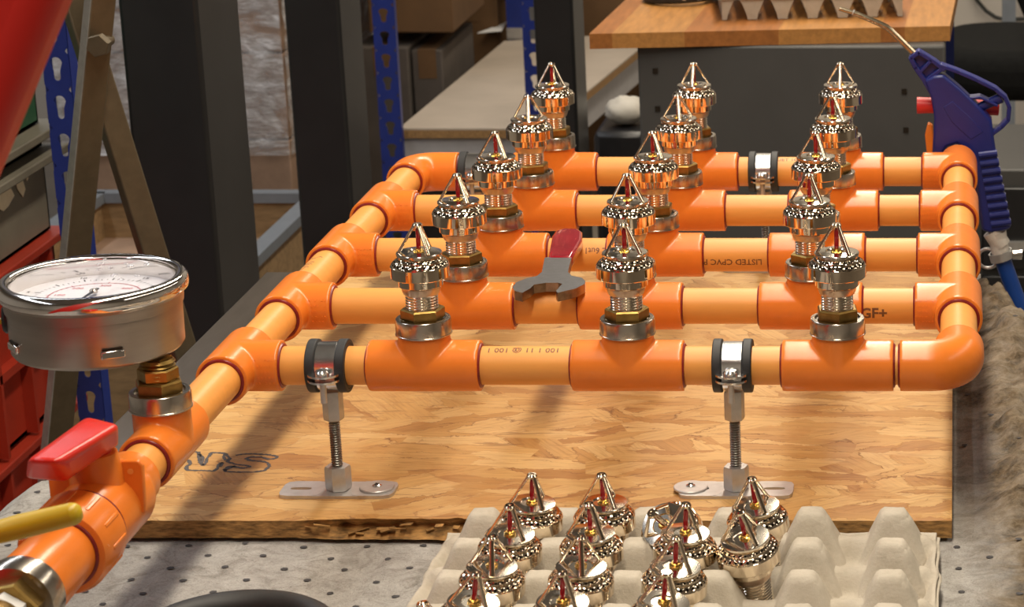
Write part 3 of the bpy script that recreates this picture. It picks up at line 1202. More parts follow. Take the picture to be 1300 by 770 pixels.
def support(x, Y, label, rot=0.0, near=True):
    r = root('pipe_support', (x, Y, ZB), label, 'pipe clamp', 'clamp stands carrying the pipework')
    # foot plate: rounded bar with a slot
    c, s = math.cos(rot), math.sin(rot)

    def L(u, v, z):
        return (x + u * c - v * s, Y + u * s + v * c, ZB + z)
    pl = MB()
    outl = []
    hl, hw, cr = 0.0495, 0.0185, 0.006
    for (cx, cy, a0) in ((hl - cr, hw - cr, 0), (-hl + cr, hw - cr, 90), (-hl + cr, -hw + cr, 180), (hl - cr, -hw + cr, 270)):
        for k in range(5):
            a = math.radians(a0 + 22.5 * k)
            outl.append((cx + cr * math.cos(a), cy + cr * math.sin(a)))
    # slots: ring strip between the outline of each end and its slot
    def slotted(u0, u1, su, sl, sw):
        n = 24
        hole, out = [], []
        for k in range(n):
            a = 2 * PI * k / n
            hx = su + max(-sl, min(sl, sl * 1.25 * math.cos(a))) + sw * 0.35 * math.cos(a)
            hy = sw * math.sin(a)
            hole.append((hx, hy))
            m_ = (abs(math.cos(a)) ** 5 + abs(math.sin(a)) ** 5) ** 0.2
            uu, vv = math.cos(a) / m_, math.sin(a) / m_
            out.append(((u0 + u1) / 2 + uu * (u1 - u0) / 2, vv * hw))
        for z0 in (0.0, 0.003):
            pl.add([L(*p, z0) for p in out] + [L(*p, z0) for p in hole], [(k, (k + 1) % n, n + (k + 1) % n, n + k) for k in range(n)])
        pl.add([L(*p, 0.0) for p in hole] + [L(*p, 0.003) for p in hole], [(k, (k + 1) % n, n + (k + 1) % n, n + k) for k in range(n)])
        pl.add([L(*p, 0.0) for p in out] + [L(*p, 0.003) for p in out], [(k, (k + 1) % n, n + (k + 1) % n, n + k) for k in range(n)])
    slotted(-0.0495, -0.0125, -0.033, 0.008, 0.0032)
    slotted(0.0125, 0.0495, 0.033, 0.008, 0.0032)
    pl.box(L(0, 0, 0.00135), (0.040, 0.0366, 0.0027), Matrix.Rotation(rot, 3, 'Z'))
    pl.build('foot_plate', 'zinc', r)
    wx = 0.033 if near else -0.040
    MB().lathe([(0.0150, 0.0), (0.0150, 0.0012), (0.0144, 0.0018), (0.0042, 0.0018), (0.0042, 0.0014)], 28, L(wx, 0.001, 0.0031), (0, 0, 1), False).build('washer', 'zinc', r)
    sc = MB().lathe([(0.0042, 0), (0.0040, 0.0012), (0.0022, 0.0022), (0.0, 0.0024)], 16, L(wx, 0.001, 0.0046), (0, 0, 1), False).build('screw', 'zinc_bright', r)
    for k in range(2):
        MB().box(L(wx, 0.001, 0.0070), (0.0045, 0.0008, 0.0006), Matrix.Rotation(k * PI / 2 + 0.6, 3, 'Z')).build('cross_slot', 'dark_hole', sc)
    MB().hexnut((x, Y, ZB + 0.003), (0, 0, 1), 0.0195, 0.021, 0.3, 0.10).build('foot_nut', 'zinc', r, angle=20)
    prof = []
    z = 0.020
    while z < 0.078:
        prof += [(0.0040, z), (0.0050, z + 0.0011), (0.0040, z + 0.0021)]
        z += 0.0022
    MB().lathe(prof, 20, (x, Y, ZB)).build('threaded_rod', 'rod', r, angle=20)
    MB().hexnut((x, Y, ZB + 0.0665), (0, 0, 1), 0.0155, 0.026, 0.3, 0.08).build('coupling_nut', 'zinc', r, angle=20)
    # rubber lining as two ribs with a channel, steel band between
    def sleeve(x0, x1, ri, ro, name, mat):
        n = 48
        vs, fs = [], []
        for xx, rr in ((x0, ri), (x0, ro), (x1, ro), (x1, ri)):
            for k in range(n):
                a = 2 * PI * k / n
                vs.append((xx, Y + rr * math.cos(a), ZA + rr * math.sin(a)))
        for q in range(4):
            for k in range(n):
                k2 = (k + 1) % n
                q2 = (q + 1) % 4
                fs.append((q * n + k, q * n + k2, q2 * n + k2, q2 * n + k))
        return MB().add(vs, fs).build(name, mat, r, bevel=0.001)
    sleeve(x - 0.0168, x + 0.0168, RP - 0.0002, 0.0195, 'rubber_lining', 'rubber')
    sleeve(x - 0.0168, x - 0.0088, 0.0190, 0.0232, 'rubber_rib', 'rubber')
    sleeve(x + 0.0088, x + 0.0168, 0.0190, 0.0232, 'rubber_rib', 'rubber')
    bd = sleeve(x - 0.0092, x + 0.0092, 0.0190, 0.0212, 'clamp_band', 'zinc_bright')
    for sy in (-1, 1):
        for dz in (0.0016, -0.0016):
            e = MB()
            pts = []
            for k in range(9):
                a = PI * k / 8
                pts.append((x - 0.0138 * math.cos(a), Y + sy * (0.0225 + 0.0135 * math.sin(a)), ZA + dz * 1.0 - 0.003))
            pts = [(x - 0.0138, Y + sy * 0.0195, ZA + dz - 0.003)] + pts + [(x + 0.0138, Y + sy * 0.0195, ZA + dz - 0.003)]
            e.prism(pts, (0, 0, 0.0018 if dz > 0 else -0.0018)).build('clamp_ear', 'zinc_bright', r)
        yy = Y + sy * 0.0275
        MB().lathe([(0.0062, 0), (0.0062, 0.0022), (0.0048, 0.0040), (0.0, 0.0044)], 18, (x, yy, ZA + 0.0005), (0, 0, 1), False).build('clamp_screw', 'zinc_bright', r)
        MB().lathe([(0.0028, -0.020), (0.0028, 0.0)], 14, (x, yy, ZA - 0.0045)).build('screw_shank', 'zinc', r)
    return r


support(Xof(419, 0), ROWS[0], 'zinc clamp stand on front cross pipe between gauge header and first sprinkler')
support(Xof(931, 0), ROWS[0], 'zinc clamp stand on front cross pipe rising behind the pulp tray', 0.0, False)
support(Xof(604, 4), ROWS[4], 'zinc clamp stand on rear cross pipe next to its corner elbow')
support(Xof(970, 4), ROWS[4], 'zinc clamp stand on rear cross pipe before the grey bench panel', 0.0, False)

# ================================================================== PRESSURE GAUGE
gc = atZ(117, 351, ZA + 0.130)
g = root('pressure_gauge', (XL, YG, ZA + 0.05), 'round stainless pressure gauge lying face up on a brass stem', 'gauge')
GZ = ZA + 0.072
cx, cy = gc.x, gc.y
MB().lathe([(0.0, 0.0), (0.058, 0.0), (0.0625, 0.0015), (0.0645, 0.0045), (0.0650, 0.036), (0.0662, 0.0365), (0.0668, 0.044), (0.0690, 0.0462), (0.0690, 0.0470)], 72, (cx, cy, GZ), (0, 0, 1), False).build('case', 'gauge_case', g, angle=40)
MB().lathe([(0.0690, 0.0465), (0.0708, 0.0480), (0.0712, 0.0520), (0.0704, 0.0560), (0.0680, 0.0585), (0.0640, 0.0590), (0.0620, 0.0575), (0.0612, 0.0545)], 72, (cx, cy, GZ), (0, 0, 1), False).build('bezel_ring', 'gauge_rim', g, angle=60)
MB().lathe([(0.0620, 0.0420), (0.0618, 0.0575)], 64, (cx, cy, GZ), (0, 0, 1), False).build('inner_wall', 'gauge_rim', g)
dial = MB().lathe([(0.0619, 0.0425), (0.0619, 0.0430)], 64, (cx, cy, GZ)).build('dial', 'dial', g)
zt = GZ + 0.0432


def arc(R0, R1, a0, a1, z, n=40):
    vs, fs = [], []
    for k in range(n + 1):
        a = math.radians(a0 + (a1 - a0) * k / n)
        for R in (R0, R1):
            vs.append((cx + R * math.cos(a), cy + R * math.sin(a), z))
    return vs, [(2 * k, 2 * k + 1, 2 * k + 3, 2 * k + 2) for k in range(n)]


A0 = 270
mb = MB()
mb.add(*arc(0.0345, 0.0352, A0 + 45 - 0, A0 + 315, zt))
MB.add(mb, *arc(0.0345, 0.0352, A0 + 45, A0 + 46, zt))
for k in range(31):
    a = math.radians(A0 + 45 + 270 * k / 30)
    L = 0.004 if k % 5 == 0 else 0.0022
    d = Vector((math.cos(a), math.sin(a), 0))
    s = Vector((-d.y, d.x, 0)) * 0.0003
    p = Vector((cx, cy, zt)) + d * 0.0335
    mb.add([p - s, p + s, p + s + d * L, p - s + d * L], [(0, 1, 2, 3)])
mb.build('inner_scale', 'ink_red', dial, angle=180)
mb = MB()
for k in range(51):
    a = math.radians(A0 + 45 + 270 * k / 50)
    L = 0.0052 if k % 5 == 0 else 0.0028
    w = 0.0005 if k % 5 == 0 else 0.00025
    d = Vector((math.cos(a), math.sin(a), 0))
    s = Vector((-d.y, d.x, 0)) * w
    p = Vector((cx, cy, zt)) + d * 0.0440
    mb.add([p - s, p + s, p + s + d * L, p - s + d * L], [(0, 1, 2, 3)])
mb.build('outer_scale', 'ink_black', dial, angle=180)


def dial_text(body, size, R, ang, mat):
    vs, fs = text_verts(body, size, 2)
    a = math.radians(A0 + ang)
    o = Vector((cx + R * math.cos(a), cy + R * math.sin(a), zt + 0.0001))
    MB().add([o + Vector((v.x, v.y, 0)) for v in vs], fs).build('dial_figures', mat, dial, angle=180)


for k in range(1, 6, 1):
    dial_text(str(k * 100), 0.0062, 0.0270, 45 + 270 * k / 6 * -1 + 270, 'ink_red')
for k in range(0, 6):
    dial_text(str(k * 5), 0.0062, 0.0545, 315 - 270 * k / 5, 'ink_black')
# small blue printed square
q = Vector((cx + 0.049, cy - 0.020, zt + 0.0001))
mb = MB()
for (a, b_, c_, d_) in ((-.006, -.006, .006, -.0052), (-.006, .0052, .006, .006), (-.006, -.006, -.0052, .006), (.0052, -.006, .006, .006), (-.0035, -.003, .0035, -.002), (-.0035, 0, .0035, .001), (-.0035, .0028, .0035, .0036)):
    mb.add([q + Vector(p) for p in ((a, b_, 0), (c_, b_, 0), (c_, d_, 0), (a, d_, 0))], [(0, 1, 2, 3)])
mb.build('printed_square', 'ink_blue', dial, angle=180)
# pointer
pd = Vector((-0.08, -1, 0)).normalized()
ps = Vector((-pd.y, pd.x, 0))
p0 = Vector((cx, cy, zt + 0.003))
MB().prism([p0 - pd * 0.008 - ps * 0.0012, p0 - pd * 0.008 + ps * 0.0012, p0 + ps * 0.0014, p0 + pd * 0.044 + ps * 0.0003, p0 + pd * 0.044 - ps * 0.0003, p0 - ps * 0.0014], (0, 0, 0.0006)).build('pointer', 'ink_black', g)
MB().lathe([(0.0032, 0), (0.0032, 0.002), (0.002, 0.003), (0, 0.003)], 20, tuple(p0 - Vector((0, 0, 0.001))), (0, 0, 1), False).build('pointer_hub', 'steel_ring', g)
gl = MB().add([(cx + 0.0616 * math.cos(2 * PI * k / 64), cy + 0.0616 * math.sin(2 * PI * k / 64), GZ + 0.0555) for k in range(64)], [tuple(range(64))]).build('glass_pane', 'glass', g)
rnd = random.Random(5)
for (px, py, rr) in ((128, 336, .0035), (133, 330, .0022), (126, 343, .0026), (145, 350, .003), (153, 355, .0025), (165, 338, .003), (175, 350, .0022), (160, 335, .002), (140, 340, .002), (187, 336, .003)):
    p = atZ(px, py, GZ + 0.0556)
    MB().lathe([(rr, 0), (rr * 0.85, rr * 0.3), (rr * 0.5, rr * 0.5), (0, rr * 0.58)], 12, tuple(p), (0, 0, 1), False).build('water_drop', 'droplet', gl)
# case clips and blow-out plug
for ang in (-62, -141):
    a = math.radians(ang)
    d = Vector((math.cos(a), math.sin(a), 0))
    rot = Matrix.Rotation(a, 3, 'Z')
    MB().box(Vector((cx, cy, GZ + 0.013)) + d * 0.0648, (0.0036, 0.018, 0.0062), rot).build('case_tab', 'gauge_rim', g, bevel=0.001)
    MB().box(Vector((cx, cy, GZ + 0.0172)) + d * 0.0642, (0.003, 0.015, 0.0010), rot).build('case_slot', 'dark_hole', g)
d = Vector((-1, -0.28, 0)).normalized()
MB().lathe([(0.011, -0.002), (0.011, 0.002), (0.009, 0.004), (0.0, 0.004)], 24, tuple(Vector((cx, cy, GZ + 0.029)) + d * 0.064), tuple(d), False).build('vent_plug', 'black_plastic', g)
MB().box(Vector((cx, cy, GZ + 0.028)) + d * 0.0695, (0.004, 0.004, 0.004)).build('vent_button', 'yellow', g)
# brass connector
st = MB()
st.lathe([(0.0135, 0.0)] + [p for k in range(5) for p in ((0.0122, 0.0015 + k * 0.003), (0.0138, 0.0030 + k * 0.003))] + [(0.0120, 0.0175)], 32, (XL, YG, ZA + 0.0515), (0, 0, 1))
st.build('brass_thread', 'brass', g, angle=20)
MB().hexnut((XL, YG, ZA + 0.0560 - 0.004), (0, 0, 1), 0.027, 0.010, 0.2).build('brass_nut', 'brass', g, angle=20)
MB().lathe([(0.0115, 0), (0.0115, 0.006)], 4, (XL, YG, ZA + 0.0640), (0, 0, 1), True, 0.5).build('square_shank', 'brass', g, angle=20)

# ================================================================== ORANGE BALL VALVE
vroot = root('ball_valve', (XL, 1.655, ZA), 'orange plastic ball valve with chunky red handle below the gauge', 'valve')


def ylathe(prof, n=40):
    """profile (radius, y) round the header axis"""
    return MB().lathe([(r_, -y_) for r_, y_ in prof], n, (XL, 0, ZA), (0, -1, 0))


ylathe([(0.0200, 1.752), (0.0222, 1.750), (0.0226, 1.728), (0.0275, 1.722), (0.0290, 1.715), (0.0290, 1.652), (0.0278, 1.646), (0.0272, 1.640)]).build('body', 'fitting', vroot, angle=40)
ylathe([(0.0285, 1.644), (0.0322, 1.640), (0.0325, 1.606), (0.0300, 1.600), (0.0250, 1.599)]).build('union_nut', 'fitting', vroot, angle=30)
for k in range(12):
    a = 2 * PI * k / 12
    p = Vector((XL + 0.0322 * math.cos(a), 1.624, ZA + 0.0322 * math.sin(a)))
    MB().box(p, (0.0016, 0.026, 0.0030), Matrix.Rotation(-a, 3, 'Y')).build('grip_rib', 'fitting', vroot, bevel=0.0007)
MB().torus((XL, 1.646, ZA), (0, 1, 0), 0.0288, 0.0013, 40, 8).build('seal_line', 'primer', vroot)
MB().torus((XL, 1.599, ZA), (0, 1, 0), 0.0246, 0.0016, 40, 8).build('seal_line', 'primer', vroot)
ylathe([(0.0240, 1.600), (0.0245, 1.570), (0.0252, 1.540), (0.0240, 1.530), (0.015, 1.529)]).build('tail_socket', 'fitting', vroot, angle=30)
# stem tower with ears
tw = MB()
tw.lathe([(0.0195, 0.010), (0.0185, 0.034), (0.0160, 0.046)], 28, (XL, 1.680, ZA))
tw.build('stem_tower', 'fitting', vroot)
for (sx, sy) in ((1, 1), (-1, -1)):
    p = Vector((XL + sx * 0.0235, 1.680 + 0.004 * sy, ZA + 0.024))
    ear = MB()
    ear.prism([p + Vector((-0.010, 0, -0.026)), p + Vector((0.008, 0, -0.026)), p + Vector((0.009, 0, 0.010)), p + Vector((0.006, 0, 0.014)), p + Vector((-0.006, 0, 0.014)), p + Vector((-0.010, 0, 0.010))], (0, 0.005, 0))
    e = ear.build('lock_ear', 'fitting', vroot, bevel=0.0012)
    MB().lathe([(0.0022, 0), (0.0022, 0.0004)], 14, tuple(p + Vector((0.0, -0.0003, 0.006))), (0, -1, 0)).build('ear_hole', 'pipe', e)
zt2 = ZA + 0.073
top = [atZ(30, 583, zt2), atZ(76, 586, zt2), atZ(156, 537, zt2), atZ(110, 525, zt2)]
bot = [atZ(27, 609, zt2 - 0.026), atZ(86, 614, zt2 - 0.026), atZ(156, 564, zt2 - 0.026), atZ(104, 552, zt2 - 0.026)]
hb = MB().add(bot + top, [(0, 1, 2, 3), (7, 6, 5, 4), (0, 4, 5, 1), (1, 5, 6, 2), (2, 6, 7, 3), (3, 7, 4, 0)])
hb.build('handle', 'red_plastic', vroot, bevel=0.007, seg=4)
hc = sum(bot, Vector()) / 4
MB().tube([Vector((XL, 1.680, ZA + 0.044)), Vector((XL, 1.680, zt2 - 0.014))], 0.012, 24).build('stem', 'red_plastic', vroot)

# ================================================================== BRASS VALVE WITH YELLOW LEVER (hose end)
br = root('hose_valve', (XL, 1.47, ZA), 'brass hose valve with yellow lever screwed onto the pipe end', 'valve')
MB().lathe([(0.0255, 0.0), (0.0278, 0.002), (0.0280, 0.018), (0.0262, 0.021), (0.022, 0.0215)], 40, (XL, 1.530, ZA), (0, -1, 0)).build('steel_collar', 'steel_ring', br)
MB().hexnut((XL, 1.510, ZA), (0, -1, 0), 0.037, 0.014, 0.2).build('hex_shoulder', 'brass', br, angle=20)
MB().hexnut((XL, 1.497, ZA), (0, -1, 0), 0.027, 0.012, 0.5).build('white_hex', 'white_plastic', br, angle=20)
MB().lathe([(0.014, 0), (0.020, 0.012), (0.022, 0.03), (0.020, 0.048), (0.014, 0.06), (0.014, 0.09)], 32, (XL, 1.486, ZA), (0, -1, 0)).build('valve_body', 'brass', br)
MB().lathe([(0.009, 0), (0.009, 0.075)], 20, (XL - 0.005, 1.457, ZA + 0.01)).build('valve_stem', 'brass', br)
s0 = Vector((XL - 0.005, 1.457, ZA + 0.078))
e1 = atY(92, 652, 1.470)
e0 = atY(-40, 684, 1.462)
lev = MB()
lev.tube([s0, e0 * 0.5 + s0 * 0.5, e0, e0 * 0.5 + e1 * 0.5, e1], [0.0078, 0.0080, 0.0082, 0.0080, 0.0074], 20)
lev.lathe([(0.0074, 0), (0.0066, 0.003), (0.0045, 0.0052), (0, 0.006)], 20, tuple(e1), tuple((e1 - e0).normalized()), False)
lev.build('lever', 'yellow', br, angle=50)

# ================================================================== FORKED WRENCH
zw = ZA + RP + 0.0095
ol = [(400, 320), (415, 230), (432, 140), (460, 98), (530, 78), (650, 82), (688, 108), (684, 175), (640, 250), (600, 322), (580, 400), (567, 455), (600, 488), (690, 505), (722, 535),
      (714, 562), (640, 600), (475, 640), (460, 622), (517, 560), (480, 551), (370, 551), (262, 568), (232, 600), (160, 640), (92, 622), (73, 587), (110, 545), (200, 510), (290, 490), (335, 455), (360, 330)]
W = [atZ(640 + a / 7, 280 + b_ / 7, zw) for a, b_ in ol]
wr = root('open_end_wrench', tuple(W[17]), 'grey open-ended wrench with red dipped handle resting across two pipes', 'wrench')
mb = MB()
n = len(W)
body = W[9:] + [W[0]]
mb.cur = 0
m_ = len(body)
lo = [p - Vector((0, 0, 0.0085)) for p in body]
mb.add(body, [tuple(range(m_))])
mb.cur = 1
mb.add(lo, [tuple(reversed(range(m_)))])
mb.add(body + lo, [(k, k + m_, (k + 1) % m_ + m_, (k + 1) % m_) for k in range(m_)])
mb.build('head', ['wrench', 'wrench_edge'], wr, angle=30)
grip = W[0:10]
cg = sum(grip, Vector()) / 10
grip = [cg + (p - cg) * 1.06 for p in grip]
MB().prism([p + Vector((0, 0, 0.0012)) for p in grip], (0, 0, -0.0109)).build('dipped_grip', 'red_dip', wr, bevel=0.0028, seg=3)

# ================================================================== AIR BLOW GUN
YN = 2.835


def G(a, b_, dy=0.0):
    return atY(960 + a / 2.568, b_ / 2.568, YN + dy)


gun = root('air_blow_gun', tuple(G(690, 480)), 'blue plastic air blow gun with thin brass nozzle hanging on the corner fitting', 'blow gun')
trunk = [(548, 262), (580, 246), (612, 244), (665, 288), (720, 340), (768, 392), (774, 440), (781, 490), (800, 590), (818, 680), (832, 742), (815, 752), (760, 760), (736, 752), (722, 680), (712, 600),
         (704, 540), (688, 492), (655, 470), (622, 480), (604, 512), (574, 512), (578, 440), (580, 380), (570, 320)]
MB().prism([G(a, b_, -0.012) for a, b_ in trunk], (0, 0.024, 0)).build('trunk', 'blue_gun', gun, bevel=0.0035, seg=3)
MB().prism([G(a, b_, -0.0125) for a, b_ in [(640, 330), (700, 385), (740, 430), (700, 455), (640, 400), (610, 350)]], (0, 0.0012, 0)).build('logo_recess', 'blue_gun', gun, bevel=0.0005)
# grip ribs on the handle
for k in range(9):
    b0 = 498 + k * 28
    xl, xr = 726 + k * 5.0, 786 + k * 5.6
    ribm = MB()
    ribm.tube([G(xl, b0 + 8, -0.0115), G(xr, b0, -0.0115)], 0.0042, 10)
    ribm.build('grip_rib', 'blue_gun', gun)
# nozzle socket with two windows
def quadstrip(pts, w, name, mat, dy=-0.009, th=0.018):
    mbq = MB()
    for (p, q) in zip(pts[:-1], pts[1:]):
        A_, B_ = Vector((p[0], p[1], 0)), Vector((q[0], q[1], 0))
        d_ = (B_ - A_).normalized()
        n_ = Vector((-d_.y, d_.x, 0)) * w
        e_ = d_ * w * 0.6
        mbq.prism([G((A_ + n_ - e_).x, (A_ + n_ - e_).y, dy), G((B_ + n_ + e_).x, (B_ + n_ + e_).y, dy), G((B_ - n_ + e_).x, (B_ - n_ + e_).y, dy), G((A_ - n_ - e_).x, (A_ - n_ - e_).y, dy)], (0, th, 0))
    return mbq.build(name, mat, gun, bevel=0.001)


quadstrip([(505, 190), (530, 172), (582, 204), (612, 228)], 7, 'socket_frame', 'blue_gun')
quadstrip([(505, 192), (520, 222), (548, 262), (570, 300)], 8, 'socket_frame', 'blue_gun')
quadstrip([(536, 234), (570, 198)], 6, 'socket_frame', 'blue_gun')
quadstrip([(556, 262), (602, 228)], 7, 'socket_frame', 'blue_gun')
MB().prism([G(a, b_, -0.002) for a, b_ in [(508, 192), (530, 176), (600, 222), (555, 268)]], (0, 0.006, 0)).build('socket_web', 'blue_gun', gun)
# trigger guard and plunger
quadstrip([(604, 216), (660, 236), (720, 262), (780, 292), (812, 320), (826, 352), (822, 392), (800, 415), (772, 436)], 6.5, 'trigger_guard', 'blue_gun')
MB().tube([G(722, 352), G(800, 318)], [0.0052, 0.0062], 18).build('trigger', 'blue_gun', gun)
quadstrip([(690, 322), (730, 318), (785, 345)], 4.5, 'guard_web', 'blue_gun')
MB().tube([G(524, 343, 0.014), G(566, 343, 0.014), G(790, 352, 0.02)], [0.0098, 0.0092, 0.0088], 22).build('red_plunger', 'red_knob', gun)
MB().prism([G(a, b_, 0.013) for a, b_ in [(560, 400), (576, 408), (580, 470), (574, 512), (556, 502), (550, 440)]], (0, 0.010, 0)).build('orange_latch', 'fitting', gun, bevel=0.002)
MB().tube([G(518, 178), G(440, 100), G(425, 88), G(405, 78), G(330, 46), G(270, 28)], [0.0038, 0.0034, 0.0034, 0.0034, 0.0030, 0.0024], 16).build('nozzle', 'nozzle', gun)
MB().tube([G(318, 41), G(314, 39)], 0.0034, 14).build('nozzle_ring', 'zinc', gun)
MB().tube([G(768, 752), G(800, 752), ][0:1] + [G(775, 800), G(792, 860)][0:0] + [G(800, 800)], 0.0115, 18).build('tape_wrap', 'tape', gun)
hs = root('air_hose', tuple(G(800, 852)), 'blue air hose with worm clamp dropping from the blow gun', 'hose')
MB().tube([G(783, 756), G(790, 790), G(800, 835)], [0.0118, 0.0108, 0.0108], 20).build('taped_end', 'tape', hs)
MB().tube([G(800, 830), G(812, 870), G(845, 960), G(880, 1060), G(930, 1200), G(960, 1400), G(1010, 1700), G(1090, 1890)], 0.0098, 20).build('hose', 'blue_hose', hs)
ck = MB()
ax = (G(812, 870) - G(800, 830)).normalized()
ck.lathe([(0.0125, -0.005), (0.0142, -0.005), (0.0142, 0.005), (0.0125, 0.005)], 32, tuple(G(799, 832)), tuple(ax), False)
c_ = ck.build('hose_clamp', 'zinc', hs)
MB().box(G(850, 830, -0.006), (0.012, 0.010, 0.010)).build('clamp_housing', 'zinc_bright', c_, bevel=0.001)
MB().tube([G(838, 828, -0.008), G(868, 824, -0.008)], 0.0042, 12).build('clamp_screw', 'zinc_bright', c_)
MB().torus(G(755, 842, 0.002), (0.1, 1, 0.1), 0.012, 0.0022, 24, 8).build('clamp_tail', 'zinc', c_)

# ================================================================== PULP TRAYS
PITCH = 0.067
TX = [-0.385 + PITCH * i for i in range(6)]
TY = [1.902 - PITCH * j for j in range(6)]
TH_POST = 0.040


def tray_mesh():
    st_ = 0.0025
    x0, x1 = TX[0] - 0.0355, TX[5] + 0.0355
    y0, y1 = TY[5] - 0.033, TY[0] + 0.026
    nx, ny = int((x1 - x0) / st_), int((y1 - y0) / st_)
    vs, fs = [], []
    for j in range(ny + 1):
        for i in range(nx + 1):
            x, y = x0 + (x1 - x0) * i / nx, y0 + (y1 - y0) * j / ny
            u = (x - TX[0]) / PITCH
            v = (y - TY[0]) / PITCH
            du, dv = abs(u - round(u)), abs(v - round(v))
            rin = (du ** 7 + dv ** 7) ** (1 / 7)
            k = max(0.0, min(1.0, (rin - 0.135) / 0.29))
            zp = TH_POST * (1 - k) ** 1.08
            if k <= 0:
                zp = TH_POST + 0.0007 * (1 - rin / 0.13)
            # saddles between cups
            cu, cv = 0.5 - du, 0.5 - dv
            rc = math.hypot(cu, cv)
            cup = 0.002 + 0.015 * smooth01((rc - 0.22) / 0.26)
            z = max(zp, cup)
            # rim
            e = min(x - x0, x1 - x, y - y0, y1 - y)
            if e < 0.011:
                kk = smooth01(1 - e / 0.011)
                z = z * (1 - kk) + (0.0110 + 0.0025 * mnoise.noise((x * 40, y * 40, 1))) * kk
            z += 0.0009 * mnoise.noise((x * 55, y * 55, 3)) + 0.0003 * mnoise.noise((x * 220, y * 220, 6))
            ex = 0.0025 * mnoise.noise((x * 30, y * 30, 9)) * (1 if e < 0.004 else 0)
            vs.append((x + ex, y + ex, z))
    m_ = nx + 1
    for j in range(ny):
        for i in range(nx):
            fs.append((j * m_ + i, j * m_ + i + 1, (j + 1) * m_ + i + 1, (j + 1) * m_ + i))
    return vs, fs, ((x0 + x1) / 2, (y0 + y1) / 2)


tv, tf, tc_ = tray_mesh()
tvl = [(x - tc_[0], y - tc_[1], z) for x, y, z in tv]
me_o = MB().add(tvl, tf).build('pulp_tray', 'pulp', angle=180)
md = me_o.modifiers.new('thick', 'SOLIDIFY')
md.thickness = 0.0018
md.offset = -1
me_o.location = (tc_[0] + 0.002, tc_[1] - 0.001, ZP + 0.0025)
tag(me_o, 'lower cream moulded pulp tray nested under the sprinkler tray', 'tray', 'moulded pulp trays')
tray2 = me_o.copy()
COL.objects.link(tray2)
tray2.location = (tc_[0], tc_[1], ZP + 0.0060)
tray2.rotation_euler = (0, 0, 0.004)
tag(tray2, 'cream moulded pulp tray holding loose sprinkler heads before the board', 'tray', 'moulded pulp trays')

CX = [(TX[i] + TX[i + 1]) / 2 for i in range(5)]
CY = [(TY[j] + TY[j + 1]) / 2 for j in range(5)]
zb = ZP + 0.0200
cw = ['outer column at the gauge side', 'second column', 'third column', 'fourth column']
rw = ['back row', 'second row', 'third row', 'fourth row', 'fifth row']
spec = [
    (0, 0, 0.010, -0.002, 0.05, 0.06, 1.20), (0, 1, 0.004, 0.0, 0.10, 0.06, 1.35), (0, 2, 0.002, 0.0, 0.08, 0.06, 0.70), (0, 3, -0.004, 0.0, 0.10, 0.16, 1.30), (0, 4, -0.006, 0.0, -0.1, -0.2, 0.9),
    (1, 0, 0.004, -0.002, 0.05, -0.02, 1.20), (1, 1, 0.002, 0.0, 0.06, 0.0, 1.25), (1, 2, 0.002, 0.0, 0.08, 0.05, 0.72), (1, 3, -0.002, 0.0, 0.1, 0.06, 1.3), (1, 4, 0.0, 0.0, 0.05, 0.1, 1.0),
    (2, 0, 0.002, 0.002, 0.80, -0.30, 1.5), (2, 1, 0.006, 0.0, 0.06, 0.05, 1.4), (2, 2, 0.004, 0.0, 0.08, 0.08, 1.35), (2, 3, 0.001, 0.0, 0.1, 0.12, 1.2), (2, 4, -0.004, 0.0, 0.05, 0.1, 1.0),
    (3, 0, -0.004, -0.004, 0.12, -0.10, 1.05), (3, 1, -0.006, 0.0, 0.20, -0.12, 1.15),
]
for (i, j, dx, dy, tx, ty, rz) in spec:
    lab = 'loose nickel sprinkler head in the pulp tray, %s, %s' % (cw[i], rw[j])
    if (i, j) == (2, 0):
        lab = 'loose nickel sprinkler head tipped over towards the viewer in the tray back row'
    sprinkler((CX[i] + dx, CY[j] + dy, zb + (0.008 if (i, j) == (2, 0) else 0.0)), rz, lab, 'loose sprinkler heads in the pulp tray', (tx, ty))

# ================================================================== BLACK RUBBER RING (front edge)
rg = atZ(304, 828, ZP)
o = MB().torus((rg.x, rg.y - 0.012, ZP + 0.0155), (0, 0, 1), 0.066, 0.0125, 64, 16).build('rubber_ring', 'rubber')
tag(o, 'black rubber ring lying on the pad at the front edge', 'rubber ring')

# ================================================================== LEFT SIDE: RED ARM, CRATES, TRESTLE, RACK POST
YR = 1.25
ra, rb_ = atY(77, -20, YR), atY(-81, 366, YR)
dirv = (rb_ - ra).normalized()
pa = ra - dirv * 0.35
zb_len = (pa.z - 0.0) / -dirv.z
pb_ = pa + dirv * zb_len
side = Vector((0, 1, 0)).cross(dirv).normalized()
if side.x > 0:
    side = -side
rp = MB().prism([pa, pb_, pb_ + side * 0.22, pa + side * 0.22], (0, 0.05, 0)).build('red_guard_panel', 'red_paint', bevel=0.018, seg=4)
tag(rp, 'glossy red slanting guard panel across the upper corner above the crates', 'panel')

# crates: +X faces seen obliquely
XC = -1.30


